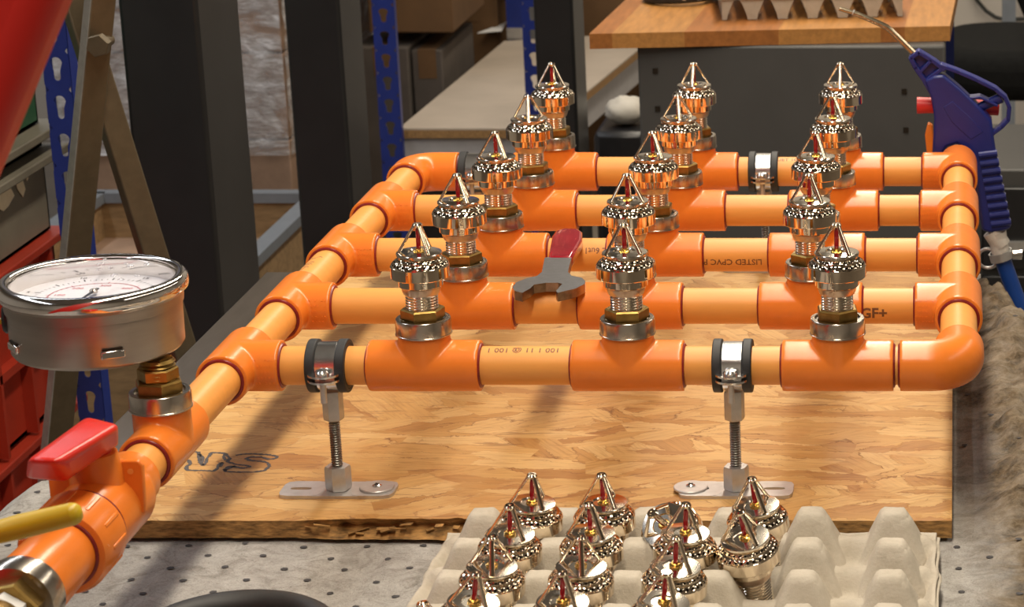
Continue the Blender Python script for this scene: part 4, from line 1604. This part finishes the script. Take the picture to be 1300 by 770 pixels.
def crate(y0, y1, z0, z1, mat, label, ribs=True, depth=0.30, lip=0.02):
    r = root('storage_crate', (XC - depth / 2, (y0 + y1) / 2, z0), label, 'crate', 'stacked storage crates beside the table')
    x0, x1 = XC - depth, XC
    tck = 0.004
    w = MB()
    w.box2((x0, y0, z0), (x1, y1, z0 + tck))
    w.box2((x0, y0, z0), (x0 + tck, y1, z1))
    w.box2((x1 - tck, y0, z0), (x1, y1, z1))
    w.box2((x0, y0, z0), (x1, y0 + tck, z1))
    w.box2((x0, y1 - tck, z0), (x1, y1, z1))
    w.build('shell', mat, r)
    for (a, b_) in (((x1 - tck, y0 - lip, z1 - 0.012), (x1 + lip, y1 + lip, z1)), ((x0 - lip, y0 - lip, z1 - 0.012), (x0 + tck, y1 + lip, z1)),
                    ((x0, y1 - tck, z1 - 0.012), (x1, y1 + lip, z1)), ((x0, y0 - lip, z1 - 0.012), (x1, y0 + tck, z1))):
        MB().box2(a, b_).build('rim', mat, r, bevel=0.002)
    if ribs:
        n = 5
        for k in range(n):
            yy = y0 + (y1 - y0) * (k + 0.5) / n
            MB().box2((x1 - 0.001, yy - 0.004, z0), (x1 + lip * 0.8, yy + 0.004, z1 - 0.012)).build('rib', mat, r)
        MB().box2((x1 - 0.001, y0, z0 + (z1 - z0) * 0.42), (x1 + lip * 0.8, y1, z0 + (z1 - z0) * 0.42 + 0.012)).build('band', mat, r)
    return r


yF = atX(66, 290, XC).y
zR = atX(66, 290, XC).z
zG = atX(70, 176, XC).z
zGr = atX(66, 142, XC).z
crate(yF - 0.56, yF, zR - 0.25, zR, 'crate_red', 'upper red plastic crate under the grey bin')
crate(yF - 0.56, yF, zR - 0.505, zR - 0.255, 'crate_red', 'lower red plastic crate at the bottom of the stack')
crate(yF - 0.54, yF - 0.005, zR + 0.002, zG, 'crate_grey', 'olive grey bin with torn label on the red crates', False, lip=0.03)
lab_root = [o for o in COL.objects if o.name.startswith('storage_crate') and 'torn' in o.get('label', '')][0]
for pts in ([(0, 232), (8, 226), (12, 236), (18, 248), (10, 262), (4, 268), (-6, 262)], [(20, 232), (26, 220), (32, 240), (29, 250), (22, 240)], [(32, 222), (36, 224), (34, 230)]):
    P3 = [atX(a, b_, XC + 0.0015) for a, b_ in pts]
    MB().prism(P3, (0.0006, 0, 0)).build('torn_label', 'paper', lab_root)
crate(yF - 0.54, yF - 0.005, zG + 0.002, zG + 0.035, 'crate_grey', 'shallow olive grey bin nested on top of the labelled bin', False, lip=0.03)
crate(yF - 0.50, yF - 0.01, zG + 0.037, zG + 0.13, 'crate_green', 'green plastic tray on top of the grey bins', False, lip=0.01)

# trestle with bolted brace
YT = 2.90
tr = root('steel_trestle', (atY(60, 570, YT).x, YT, 0), 'olive steel trestle leg with bolted brace behind the gauge', 'trestle')


def chamfer_bar(p0, p1, w, d, twist, name):
    """flat steel bar turned a little about its own length"""
    dv_ = (p1 - p0).normalized()
    sx = Vector((0, 1, 0)).cross(dv_).normalized()
    if sx.x < 0:
        sx = -sx
    sy = dv_.cross(sx).normalized()
    if sy.y < 0:
        sy = -sy
    ct_, st_ = math.cos(twist), math.sin(twist)
    ax_, ay_ = sx * ct_ + sy * st_, sy * ct_ - sx * st_
    poly = [p0 + ax_ * a * w / 2 + ay_ * b_ * d / 2 for a, b_ in ((-1, -1), (1, -1), (1, 1), (-1, 1))]
    mb_ = MB().prism(poly, p1 - p0)
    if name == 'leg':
        mb_.mi[5] = 1           # left face, the light it catches painted in as a paler colour
        return mb_.build(name, ['trestle', 'trestle_lit'], tr, bevel=0.002)
    return mb_.build(name, 'trestle', tr, bevel=0.002)


def to_floor(a, b_):
    d_ = (b_ - a)
    return a + d_ * (a.z / -d_.z)


lt, lb = atY(136, -90, YT), atY(72, 560, YT)
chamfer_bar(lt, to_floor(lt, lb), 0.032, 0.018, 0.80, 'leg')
Y2 = YT + 0.045
s_t, s_b = atY(66, -90, Y2), atY(219, 400, Y2)
chamfer_bar(s_t, to_floor(s_t, s_b), 0.030, 0.022, 0.70, 'brace')
bp = atY(128, 56, YT - 0.02)
MB().hexnut(bp, (0, -1, 0), 0.024, 0.014, 0.25).build('bolt_head', 'trestle', tr, angle=20)
MB().tube([bp, bp + Vector((0, 0.03, 0))], 0.007, 12).build('bolt_shank', 'trestle', tr)


def keyhole_post(px_l, px_r, yref, D, pitch, ztop, label, side_w, slots=(0.0, 3.0)):
    """folded steel rack upright with keyhole slots punched through its front face"""
    a, b_ = atY(px_l, yref, D), atY(px_r, yref, D)
    w = b_.x - a.x
    r = root('rack_upright', (a.x, D, 0), label, 'rack post', 'blue slotted rack uprights')
    mb = MB()
    n = 20
    z = 0.0
    while z < ztop:
        cxx, czz = a.x + w / 2, z + pitch / 2
        hole, out = [], []
        for k in range(n):
            an = 2 * PI * k / n
            cu, su = math.cos(an), math.sin(an)
            rr = 0.0095 if su > 0.1 else 0.0052
            hole.append((cxx + rr * cu * w / 0.04, czz + pitch * 0.16 * (1 if su > 0.1 else -1) * min(1, abs(su) * 3) + rr * su))
            m_ = max(abs(cu), abs(su))
            out.append((cxx + cu / m_ * w / 2, czz + su / m_ * pitch / 2))
        for dy in (0.0, 0.002):
            mb.add([(p[0], D + dy, p[1]) for p in out] + [(p[0], D + dy, p[1]) for p in hole], [(k, (k + 1) % n, n + (k + 1) % n, n + k) for k in range(n)])
        mb.add([(p[0], D, p[1]) for p in hole] + [(p[0], D + 0.002, p[1]) for p in hole], [(k, (k + 1) % n, n + (k + 1) % n, n + k) for k in range(n)])
        z += pitch
    mb.build('slotted_face', 'rack_blue', r, angle=30)
    MB().box2((b_.x - 0.002, D + 0.002, 0), (b_.x, D + side_w, ztop)).build('side_flange', 'rack_blue', r)
    MB().box2((a.x, D + 0.002, 0), (a.x + 0.002, D + side_w, ztop)).build('side_flange', 'rack_blue', r)
    MB().box2((a.x - 0.004, D - 0.004, 0), (b_.x + 0.004, D + side_w + 0.004, 0.006)).build('foot', 'rack_blue', r)
    return r


keyhole_post(62, 96, 160, 3.15, 0.050, 2.0, 'blue slotted rack upright behind the olive trestle leg', 0.03)

# wrapped pallet between the columns
pl0, pl1 = atY(85, 200, 5.55).x, atY(372, 200, 5.55).x
zp_top = atY(340, 26, 5.55).z
pr = root('shipping_pallet', ((pl0 + pl1) / 2, 5.9, 0), 'wooden pallet standing on the floor under film-wrapped cartons', 'pallet')
for k in range(7):
    yy = 5.5 + k * 0.14
    MB().box2((pl0 - 0.05, yy, 0.122), (pl1 + 0.05, yy + 0.1, 0.144)).build('plank', 'pallet', pr)
for xx in (pl0 - 0.05, (pl0 + pl1) / 2 - 0.05, pl1 - 0.05):
    MB().box2((xx, 5.5, 0.1), (xx + 0.1, 6.44, 0.122)).build('stringer', 'pallet', pr)
    for yy in (5.5, 5.92, 6.34):
        MB().box2((xx, yy, 0.022), (xx + 0.1, yy + 0.1, 0.1)).build('block', 'pallet', pr)
    MB().box2((xx, 5.5, 0), (xx + 0.1, 6.44, 0.022)).build('stringer', 'pallet', pr)
zz = 0.144
hts = [0.22, 0.20, 0.19]
for lv, hgt in enumerate(hts):
    for k in range(2):
        xa = pl0 + (pl1 - pl0) * k / 2
        c = MB().box2((xa + 0.003, 5.54, zz), (xa + (pl1 - pl0) / 2 - 0.003, 6.40, zz + hgt - 0.004)).build('carton', 'carton_pack', bevel=0.004)
        tag(c, 'brown carton in the %s tier on the film-wrapped pallet, %s' % (('bottom', 'middle', 'upper')[lv], 'between the two wide columns' if k else 'behind the trestle'), 'carton', 'cartons on the wrapped pallet')
    zz += hgt
bd_ = MB().box2((pl0 + 0.03, 5.56, zz), (pl1 - 0.03, 6.36, zz + 0.40)).build('white_bale', 'sack', bevel=0.03)
tag(bd_, 'white bale on top of the film-wrapped cartons', 'bale')
fm = MB()
nx_, nz_ = 40, 60


def wrapface(p0, du, dvv, nrm):
    vs, fs = [], []
    for j in range(nz_ + 1):
        for i in range(nx_ + 1):
            p = p0 + du * (i / nx_) + dvv * (j / nz_)
            vs.append(p + nrm * (0.006 + 0.006 * mnoise.noise((p.x * 9 + p.y * 9, p.z * 22, 2.0)) + 0.004 * mnoise.noise((p.x * 30 + p.y * 30, p.z * 9, 5.0))))
    m_ = nx_ + 1
    fs = [(j * m_ + i, j * m_ + i + 1, (j + 1) * m_ + i + 1, (j + 1) * m_ + i) for j in range(nz_) for i in range(nx_)]
    fm.add(vs, fs)


zf0 = 0.33
H = Vector((0, 0, zz + 0.42 - zf0))
wrapface(Vector((pl0, 5.53, zf0)), Vector((pl1 - pl0, 0, 0)), H, Vector((0, -1, 0)))
wrapface(Vector((pl1, 5.53, zf0)), Vector((0, 0.88, 0)), H, Vector((1, 0, 0)))
wrapface(Vector((pl0, 5.53, zf0)), Vector((0, 0.88, 0)), H, Vector((-1, 0, 0)))
f_ = fm.build('stretch_film', 'film', angle=60)
tag(f_, 'clear crinkled stretch film wound round the cartons', 'film wrap')
# a low open wooden box before the pallet
XB = atZ(348, 302, 0.30).x
ob = root('wooden_box', (XB - 0.25, 4.85, 0), 'low brown wooden box with grey rim between the two wide columns', 'box')
zt3 = 0.28
for (a, b_) in (((XB - 0.5, 4.40, 0), (XB, 4.42, zt3)), ((XB - 0.5, 5.28, 0), (XB, 5.30, zt3)), ((XB - 0.5, 4.42, 0), (XB - 0.48, 5.28, zt3)), ((XB - 0.02, 4.42, 0), (XB, 5.28, zt3))):
    MB().box2(a, b_).build('side_board', 'pallet', ob)
    MB().box2((a[0] - 0.008, a[1] - 0.008, zt3), (b_[0] + 0.008, b_[1] + 0.008, zt3 + 0.022)).build('rim', 'grey_post', ob)
MB().box2((XB - 0.48, 4.42, 0.18), (XB - 0.02, 5.28, 0.20)).build('inner_board', 'carton_pack', ob)

# ================================================================== BLUE RACK WITH CHIPBOARD SHELF
ZS = 0.42
FLc, FRc, BRc, BLc = atZ(506, 163, ZS), atZ(688, 163, ZS), atZ(838, 40, ZS), atZ(640, 52, ZS)
sh = root('chipboard_shelf', tuple((FLc + BRc) / 2), 'pale chipboard shelf panel on the blue rack', 'shelf')
MB().prism([FLc, FRc, BRc, BLc], (0, 0, -0.004)).build('face_panel', 'shelf_top', sh)
MB().prism([p - Vector((0, 0, 0.004)) for p in (FLc, FRc, BRc, BLc)], (0, 0, -0.018)).build('core', 'shelf_edge', sh)
off = Vector((0, 0.012, -0.022))
MB().prism([FLc + off, FRc + off, FRc + off + Vector((0, 0.03, 0)), FLc + off + Vector((0, 0.03, 0))], (0, 0, -0.065)).build('beam', 'beam_grey', sh)
inn = Vector((-0.012, 0.01, -0.022))
MB().prism([FRc + inn, BRc + inn, BRc + inn - Vector((0.03, 0, 0)), FRc + inn - Vector((0.03, 0, 0))], (0, 0, -0.075)).build('beam', 'beam_grey', sh)
D2 = FLc.y - 0.03
keyhole_post(479, 507, 120, D2, 0.050, 2.0, 'blue slotted rack upright in front of the brown cartons', 0.02)
keyhole_post(667, 694, 120, D2 + 0.02, 0.050, 2.0, 'blue slotted rack upright half hidden by the slim column', 0.02)
p_ = atZ(655, 52, ZS)
ru = root('rack_upright', (p_.x, p_.y, 0), 'blue rack upright standing at the far end of the chipboard shelf', 'rack post', 'blue slotted rack uprights')
MB().box((p_.x, p_.y + 0.05, 1.0), (0.055, 0.04, 2.0)).build('post', 'rack_blue', ru)
MB().box((p_.x, p_.y + 0.027, ZS + 0.015), (0.055, 0.006, 0.03)).build('foot_bracket', 'zinc', ru)

# cartons behind the rack
D3 = 5.95


def carton(x0, x1, D, dep, z0, z1, mat, label):
    r = root('cardboard_box', ((x0 + x1) / 2, D + dep / 2, z0), label, 'carton', 'brown cartons stored behind the rack')
    MB().box2((x0, D, z0), (x1, D + dep, z1)).build('box_body', mat, r, bevel=0.004)
    xm = (x0 + x1) / 2
    MB().box2((xm - 0.022, D - 0.001, z1 - 0.07), (xm + 0.022, D + 0.001, z1 + 0.0008)).build('packing_tape', 'cardboard', r)
    MB().box2((xm - 0.022, D, z1), (xm + 0.022, D + dep, z1 + 0.001)).build('packing_tape', 'cardboard', r)
    return r


zz1 = atY(540, 55, D3).z
carton(atY(455, 120, D3).x, atY(521, 120, D3).x, D3, 0.35, 0.0, zz1 - 0.01, 'cardboard_grey', 'grey-brown carton nearest the second wide column')
carton(atY(523, 120, D3).x, atY(562, 120, D3).x, D3 + 0.02, 0.4, 0.0, zz1 - 0.02, 'cardboard_grey', 'narrow grey-brown carton left of the chipboard shelf')
carton(atY(566, 60, 6.56).x, atY(634, 60, 6.56).x, 6.56, 0.4, 0.0, zz1 + 0.02, 'cardboard', 'brown carton beyond the chipboard shelf edge')
carton(atY(465, 20, D3).x, atY(572, 20, D3).x, D3 + 0.02, 0.42, zz1 + 0.022, zz1 + 0.42, 'cardboard', 'large brown carton stacked on top behind the blue upright')
carton(atY(576, 20, 6.56).x, atY(640, 20, 6.56).x, 6.56, 0.4, zz1 + 0.022, zz1 + 0.40, 'cardboard', 'brown carton on the upper tier by the far blue upright')
px_ = atY(622, 41, 6.54)
o = MB().prism([px_ + Vector((-0.03, -0.02, 0.0)), px_ + Vector((0.035, -0.02, 0.006)), px_ + Vector((0.035, 0.06, 0.016))], (0, 0, 0.002)).build('paper_sheet', 'white_plastic')
tag(o, 'white paper corner sticking out beside the far blue upright', 'paper')
carton(atY(700, 20, 6.72).x, atY(812, 20, 6.72).x, 6.72, 0.4, 0.0, 1.05, 'cardboard', 'dark brown carton stack beyond the shelf by the far bench')
# things below the shelf
DL = 4.9
zc_ = atY(780, 168, DL).z
sb = MB().box2((atY(752, 150, DL).x, DL, 0), (atY(818, 150, DL).x, DL + 0.25, zc_)).build('tool_case', 'black_plastic', bevel=0.012)
tag(sb, 'black case on the floor beside the grey bench', 'case')
sk = MB()
c0 = atY(795, 156, DL + 0.08)
c0.z = zc_ + 0.028
vs, fs = [], []
nu, nv = 20, 14
for j in range(nv + 1):
    ph = PI * j / nv
    for i in range(nu):
        a = 2 * PI * i / nu
        q_ = Vector((math.sin(ph) * math.cos(a), math.sin(ph) * math.sin(a), math.cos(ph)))
        k_ = 1 + 0.18 * mnoise.noise(q_ * 2.3)
        vs.append((c0.x + q_.x * 0.042 * k_, c0.y + q_.y * 0.05 * k_, c0.z + q_.z * 0.030 * (k_ if q_.z > 0 else 0.9)))
for j in range(nv):
    for i in range(nu):
        fs.append((j * nu + i, j * nu + (i + 1) % nu, (j + 1) * nu + (i + 1) % nu, (j + 1) * nu + i))
o = sk.add(vs, fs).build('crumpled_cloth', 'sack', angle=180)
tag(o, 'off-white crumpled cloth on the black case beside the grey bench', 'cloth')

# ================================================================== FAR BENCH WITH BUTCHER BLOCK TOP
ZT = 0.90
c_fl, c_fr = atZ(748, 43, ZT), atZ(1206, 33, ZT)
c_bl = atZ(800, -6, ZT)
c_br = atZ(1214, -6, ZT)
ext = 0.38
c_bl = c_fl + (c_bl - c_fl) * ((c_bl - c_fl).length + ext) / (c_bl - c_fl).length
c_br = c_fr + (c_br - c_fr) * ((c_br - c_fr).length + ext) / (c_br - c_fr).length
fb = root('far_bench', tuple((c_fl + c_br) / 2 - Vector((0, 0, ZT))), 'grey steel bench with oiled butcher block top', 'bench')
nl = 12
rnd = random.Random(21)
cum = [0]
for k in range(nl):
    cum.append(cum[-1] + rnd.uniform(0.6, 1.5))
for k in range(nl):
    t0, t1 = cum[k] / cum[-1], cum[k + 1] / cum[-1]
    q_ = [c_fl.lerp(c_fr, t0), c_fl.lerp(c_fr, t1), c_bl.lerp(c_br, t1), c_bl.lerp(c_br, t0)]
    MB().prism(q_, (0, 0, -0.024)).build('plank', ['lamella_a', 'lamella_b', 'lamella_c', 'lamella_a', 'lamella_b'][rnd.randrange(5)], fb)
yf = c_fl.y + 0.03
cx0, cx1 = atY(811, 120, yf).x, atY(1200, 100, yf).x
MB().box2((cx0, yf, 0.03), (cx1, yf + 0.55, ZT - 0.0245)).build('cabinet', 'cabinet', fb, bevel=0.004)
for (px_, py_) in ((832, 90), (835, 138), (1148, 116), (1150, 165)):
    p_ = atY(px_, py_, yf - 0.001)
    MB().box((p_.x, yf - 0.0005, p_.z), (0.0085, 0.003, 0.0085)).build('square_hole', 'dark_hole', fb)
for (px_) in (1182, 1203):
    p_ = atY(px_, 100, yf + 0.25 + (0.1 if px_ < 1190 else 0))
    MB().box2((p_.x - 0.011, p_.y, 0), (p_.x + 0.011, p_.y + 0.03, ZT - 0.0245)).build('leg', 'rack_blue', fb)

# tray and cable on the far bench
pfl, pfr = atZ(917, 27, ZT), atZ(1146, 22, ZT)
eu_ = (pfr - pfl).normalized()
ev_ = Vector((-eu_.y, eu_.x, 0))
wf = (pfr - pfl).length
p_e = wf / 6
hz = 0.036
ftm = MB()
nn = 6


def FT(u, v, z):
    return pfl + eu_ * u + ev_ * v + Vector((0, 0, z + 0.001))


for j in range(7):
    for i in range(7):
        u, v = i * p_e, 0.012 + j * p_e
        # cup: square funnel narrowing to a foot
        r1, r0 = p_e * 0.49, p_e * 0.17
        cs = [(math.cos(PI / 4 + PI / 2 * k), math.sin(PI / 4 + PI / 2 * k)) for k in range(4)]
        prof = []
        for (rr, z_) in ((r1 * 1.30, hz), (r1 * 0.95, hz * 0.72), (r0 * 1.6, hz * 0.25), (r0 * 1.3, 0.0)):
            prof.append([FT(min(wf, max(0, u + rr * a_)), max(0.0, v + rr * b_), z_) for a_, b_ in cs])
        vs_ = [p for ring_ in prof for p in ring_]
        ftm.add(vs_, [(k + 4 * q, (k + 1) % 4 + 4 * q, (k + 1) % 4 + 4 * q + 4, k + 4 * q + 4) for q in range(3) for k in range(4)] + [(12, 13, 14, 15)])
        if i < 6 and j < 6:
            c_u, c_v = u + p_e / 2, v + p_e / 2
            lo_ = [FT(c_u + p_e * 0.28 * a_, c_v + p_e * 0.28 * b_, hz) for a_, b_ in cs]
            hi_ = [FT(c_u + p_e * 0.13 * a_, c_v + p_e * 0.13 * b_, hz + 0.012) for a_, b_ in cs]
            ftm.add(lo_ + hi_, [(k, (k + 1) % 4, 4 + (k + 1) % 4, 4 + k) for k in range(4)] + [(4, 5, 6, 7)])
rim_ = [FT(-0.006, -0.004, hz - 0.002), FT(wf + 0.006, -0.004, hz - 0.002), FT(wf + 0.006, 0.012, hz - 0.002), FT(-0.006, 0.012, hz - 0.002)]
ftm.prism(rim_, (0, 0, 0.006))
ftm.prism([FT(-0.006, 0.012, hz - 0.002), FT(0.010, 0.012, hz - 0.002), FT(0.010, 6.2 * p_e, hz - 0.002), FT(-0.006, 6.2 * p_e, hz - 0.002)], (0, 0, 0.006))
ftm.prism([FT(wf - 0.010, 0.012, hz - 0.002), FT(wf + 0.006, 0.012, hz - 0.002), FT(wf + 0.006, 6.2 * p_e, hz - 0.002), FT(wf - 0.010, 6.2 * p_e, hz - 0.002)], (0, 0, 0.006))
ft = ftm.build('pulp_tray', 'pulp', angle=35)
tag(ft, 'cream moulded pulp tray standing empty on the far bench', 'tray', 'moulded pulp trays')
pc = atZ(858, 9, ZT) + Vector((0, 0.034, 0))
cr = root('cable_coil', (pc.x, pc.y, ZT), 'dark braided cable coil lying on the far bench', 'cable')
for k in range(3):
    MB().torus((pc.x + 0.004 * k, pc.y + 0.03, ZT + 0.009 + 0.013 * k), (0.04 * (k - 1), 0.05, 1), 0.055 - 0.003 * k, 0.0078, 48, 10).build('cable_turn', 'rubber', cr)
rnd = random.Random(9)
for k in range(28):
    a = 2 * PI * k / 28
    MB().box((pc.x + 0.061 * math.cos(a), pc.y + 0.03 + 0.061 * math.sin(a), ZT + 0.012 + 0.006 * rnd.random()), (0.006, 0.006, 0.006), Euler((a, a * 2, a)).to_matrix()).build('braid_glint', 'zinc', cr)

# ================================================================== RIGHT SIDE: CHAIR, WALL POST, CABLE
DCc = 5.3
chx = atY(1325, 110, DCc).x
ch = root('office_chair', (chx, DCc + 0.2, 0), 'black upholstered office chair beyond the blow gun', 'chair')
zs_ = atY(1260, 100, DCc).z
seat = MB()
pts = []
for k in range(32):
    a = 2 * PI * k / 32
    ca, sa = math.cos(a), math.sin(a)
    pts.append((chx + 0.235 * math.copysign(abs(ca) ** 0.6, ca), DCc + 0.22 + 0.23 * math.copysign(abs(sa) ** 0.6, sa), zs_ - 0.055))
seat.prism(pts, (0, 0, 0.11)).build('seat', 'fabric_black', ch, bevel=0.04, seg=4)
bk = MB()
xb0 = atY(1284, 40, DCc - 0.02).x
pts = []
for k in range(28):
    a = 2 * PI * k / 28
    ca, sa = math.cos(a), math.sin(a)
    pts.append((xb0 + 0.21 + 0.21 * math.copysign(abs(ca) ** 0.55, ca), DCc - 0.03, zs_ + 0.33 + 0.25 * math.copysign(abs(sa) ** 0.55, sa)))
bk.prism(pts, (0, 0.07, 0)).build('backrest', 'fabric_black', ch, bevel=0.025, seg=3)
MB().box((xb0 + 0.2, DCc + 0.03, zs_ + 0.02), (0.06, 0.02, 0.28)).build('back_bracket', 'black_plastic', ch)
MB().tube([(chx, DCc + 0.22, 0.09), (chx, DCc + 0.22, zs_ - 0.05)], 0.03, 20).build('gas_column', 'black_plastic', ch)
for k in range(5):
    a = 2 * PI * k / 5 + 0.3
    e_ = Vector((chx + 0.27 * math.cos(a), DCc + 0.22 + 0.27 * math.sin(a), 0.075))
    MB().tube([(chx, DCc + 0.22, 0.11), tuple(e_)], [0.026, 0.016], 12).build('star_leg', 'black_plastic', ch)
    MB().lathe([(0.018, -0.012), (0.026, -0.010), (0.026, 0.010), (0.018, 0.012)], 18, (e_.x, e_.y, 0.027), (-math.sin(a), math.cos(a), 0)).build('caster', 'black_plastic', ch)

pw = atY(1280, 40, 6.6)
o = MB().box2((pw.x - 0.016, 6.6, 0), (pw.x + 0.020, 6.66, 2.6)).build('grey_post', 'grey_post')
tag(o, 'slim grey post in front of the pale wall behind the chair', 'post')
cb = [atY(1228, -30, 7.17), atY(1240, 0, 7.17), atY(1252, 14, 7.17), atY(1264, 22, 7.17), atY(1276, 25, 7.17), atY(1300, 24, 7.17), atY(1340, 10, 7.17)]
o = MB().tube(cb, 0.006, 10).build('wall_cable', 'dark_cable')
tag(o, 'dark cable looping across the pale wall behind the chair', 'cable')
# dark equipment below the chair side
DE = 4.4
o = root('tool_cabinet', (atY(1275, 250, DE).x, DE + 0.2, 0), 'dark low tool cabinet on the floor behind the hose', 'cabinet')
ex0, ex1 = atY(1238, 250, DE).x, atY(1420, 250, DE).x
ez = atY(1280, 215, DE).z
MB().box2((ex0, DE, 0.02), (ex1, DE + 0.4, ez)).build('cabinet_body', 'cabinet', o, bevel=0.004)
for k in range(3):
    z0 = 0.04 + k * (ez - 0.06) / 3
    d_ = MB().box2((ex0 + 0.012, DE - 0.012, z0), (ex1 - 0.012, DE, z0 + (ez - 0.06) / 3 - 0.012)).build('drawer', 'black_plastic', o, bevel=0.003)
    MB().box2((ex0 + 0.06, DE - 0.024, z0 + 0.04), (ex1 - 0.06, DE - 0.012, z0 + 0.055)).build('handle', 'zinc', d_)
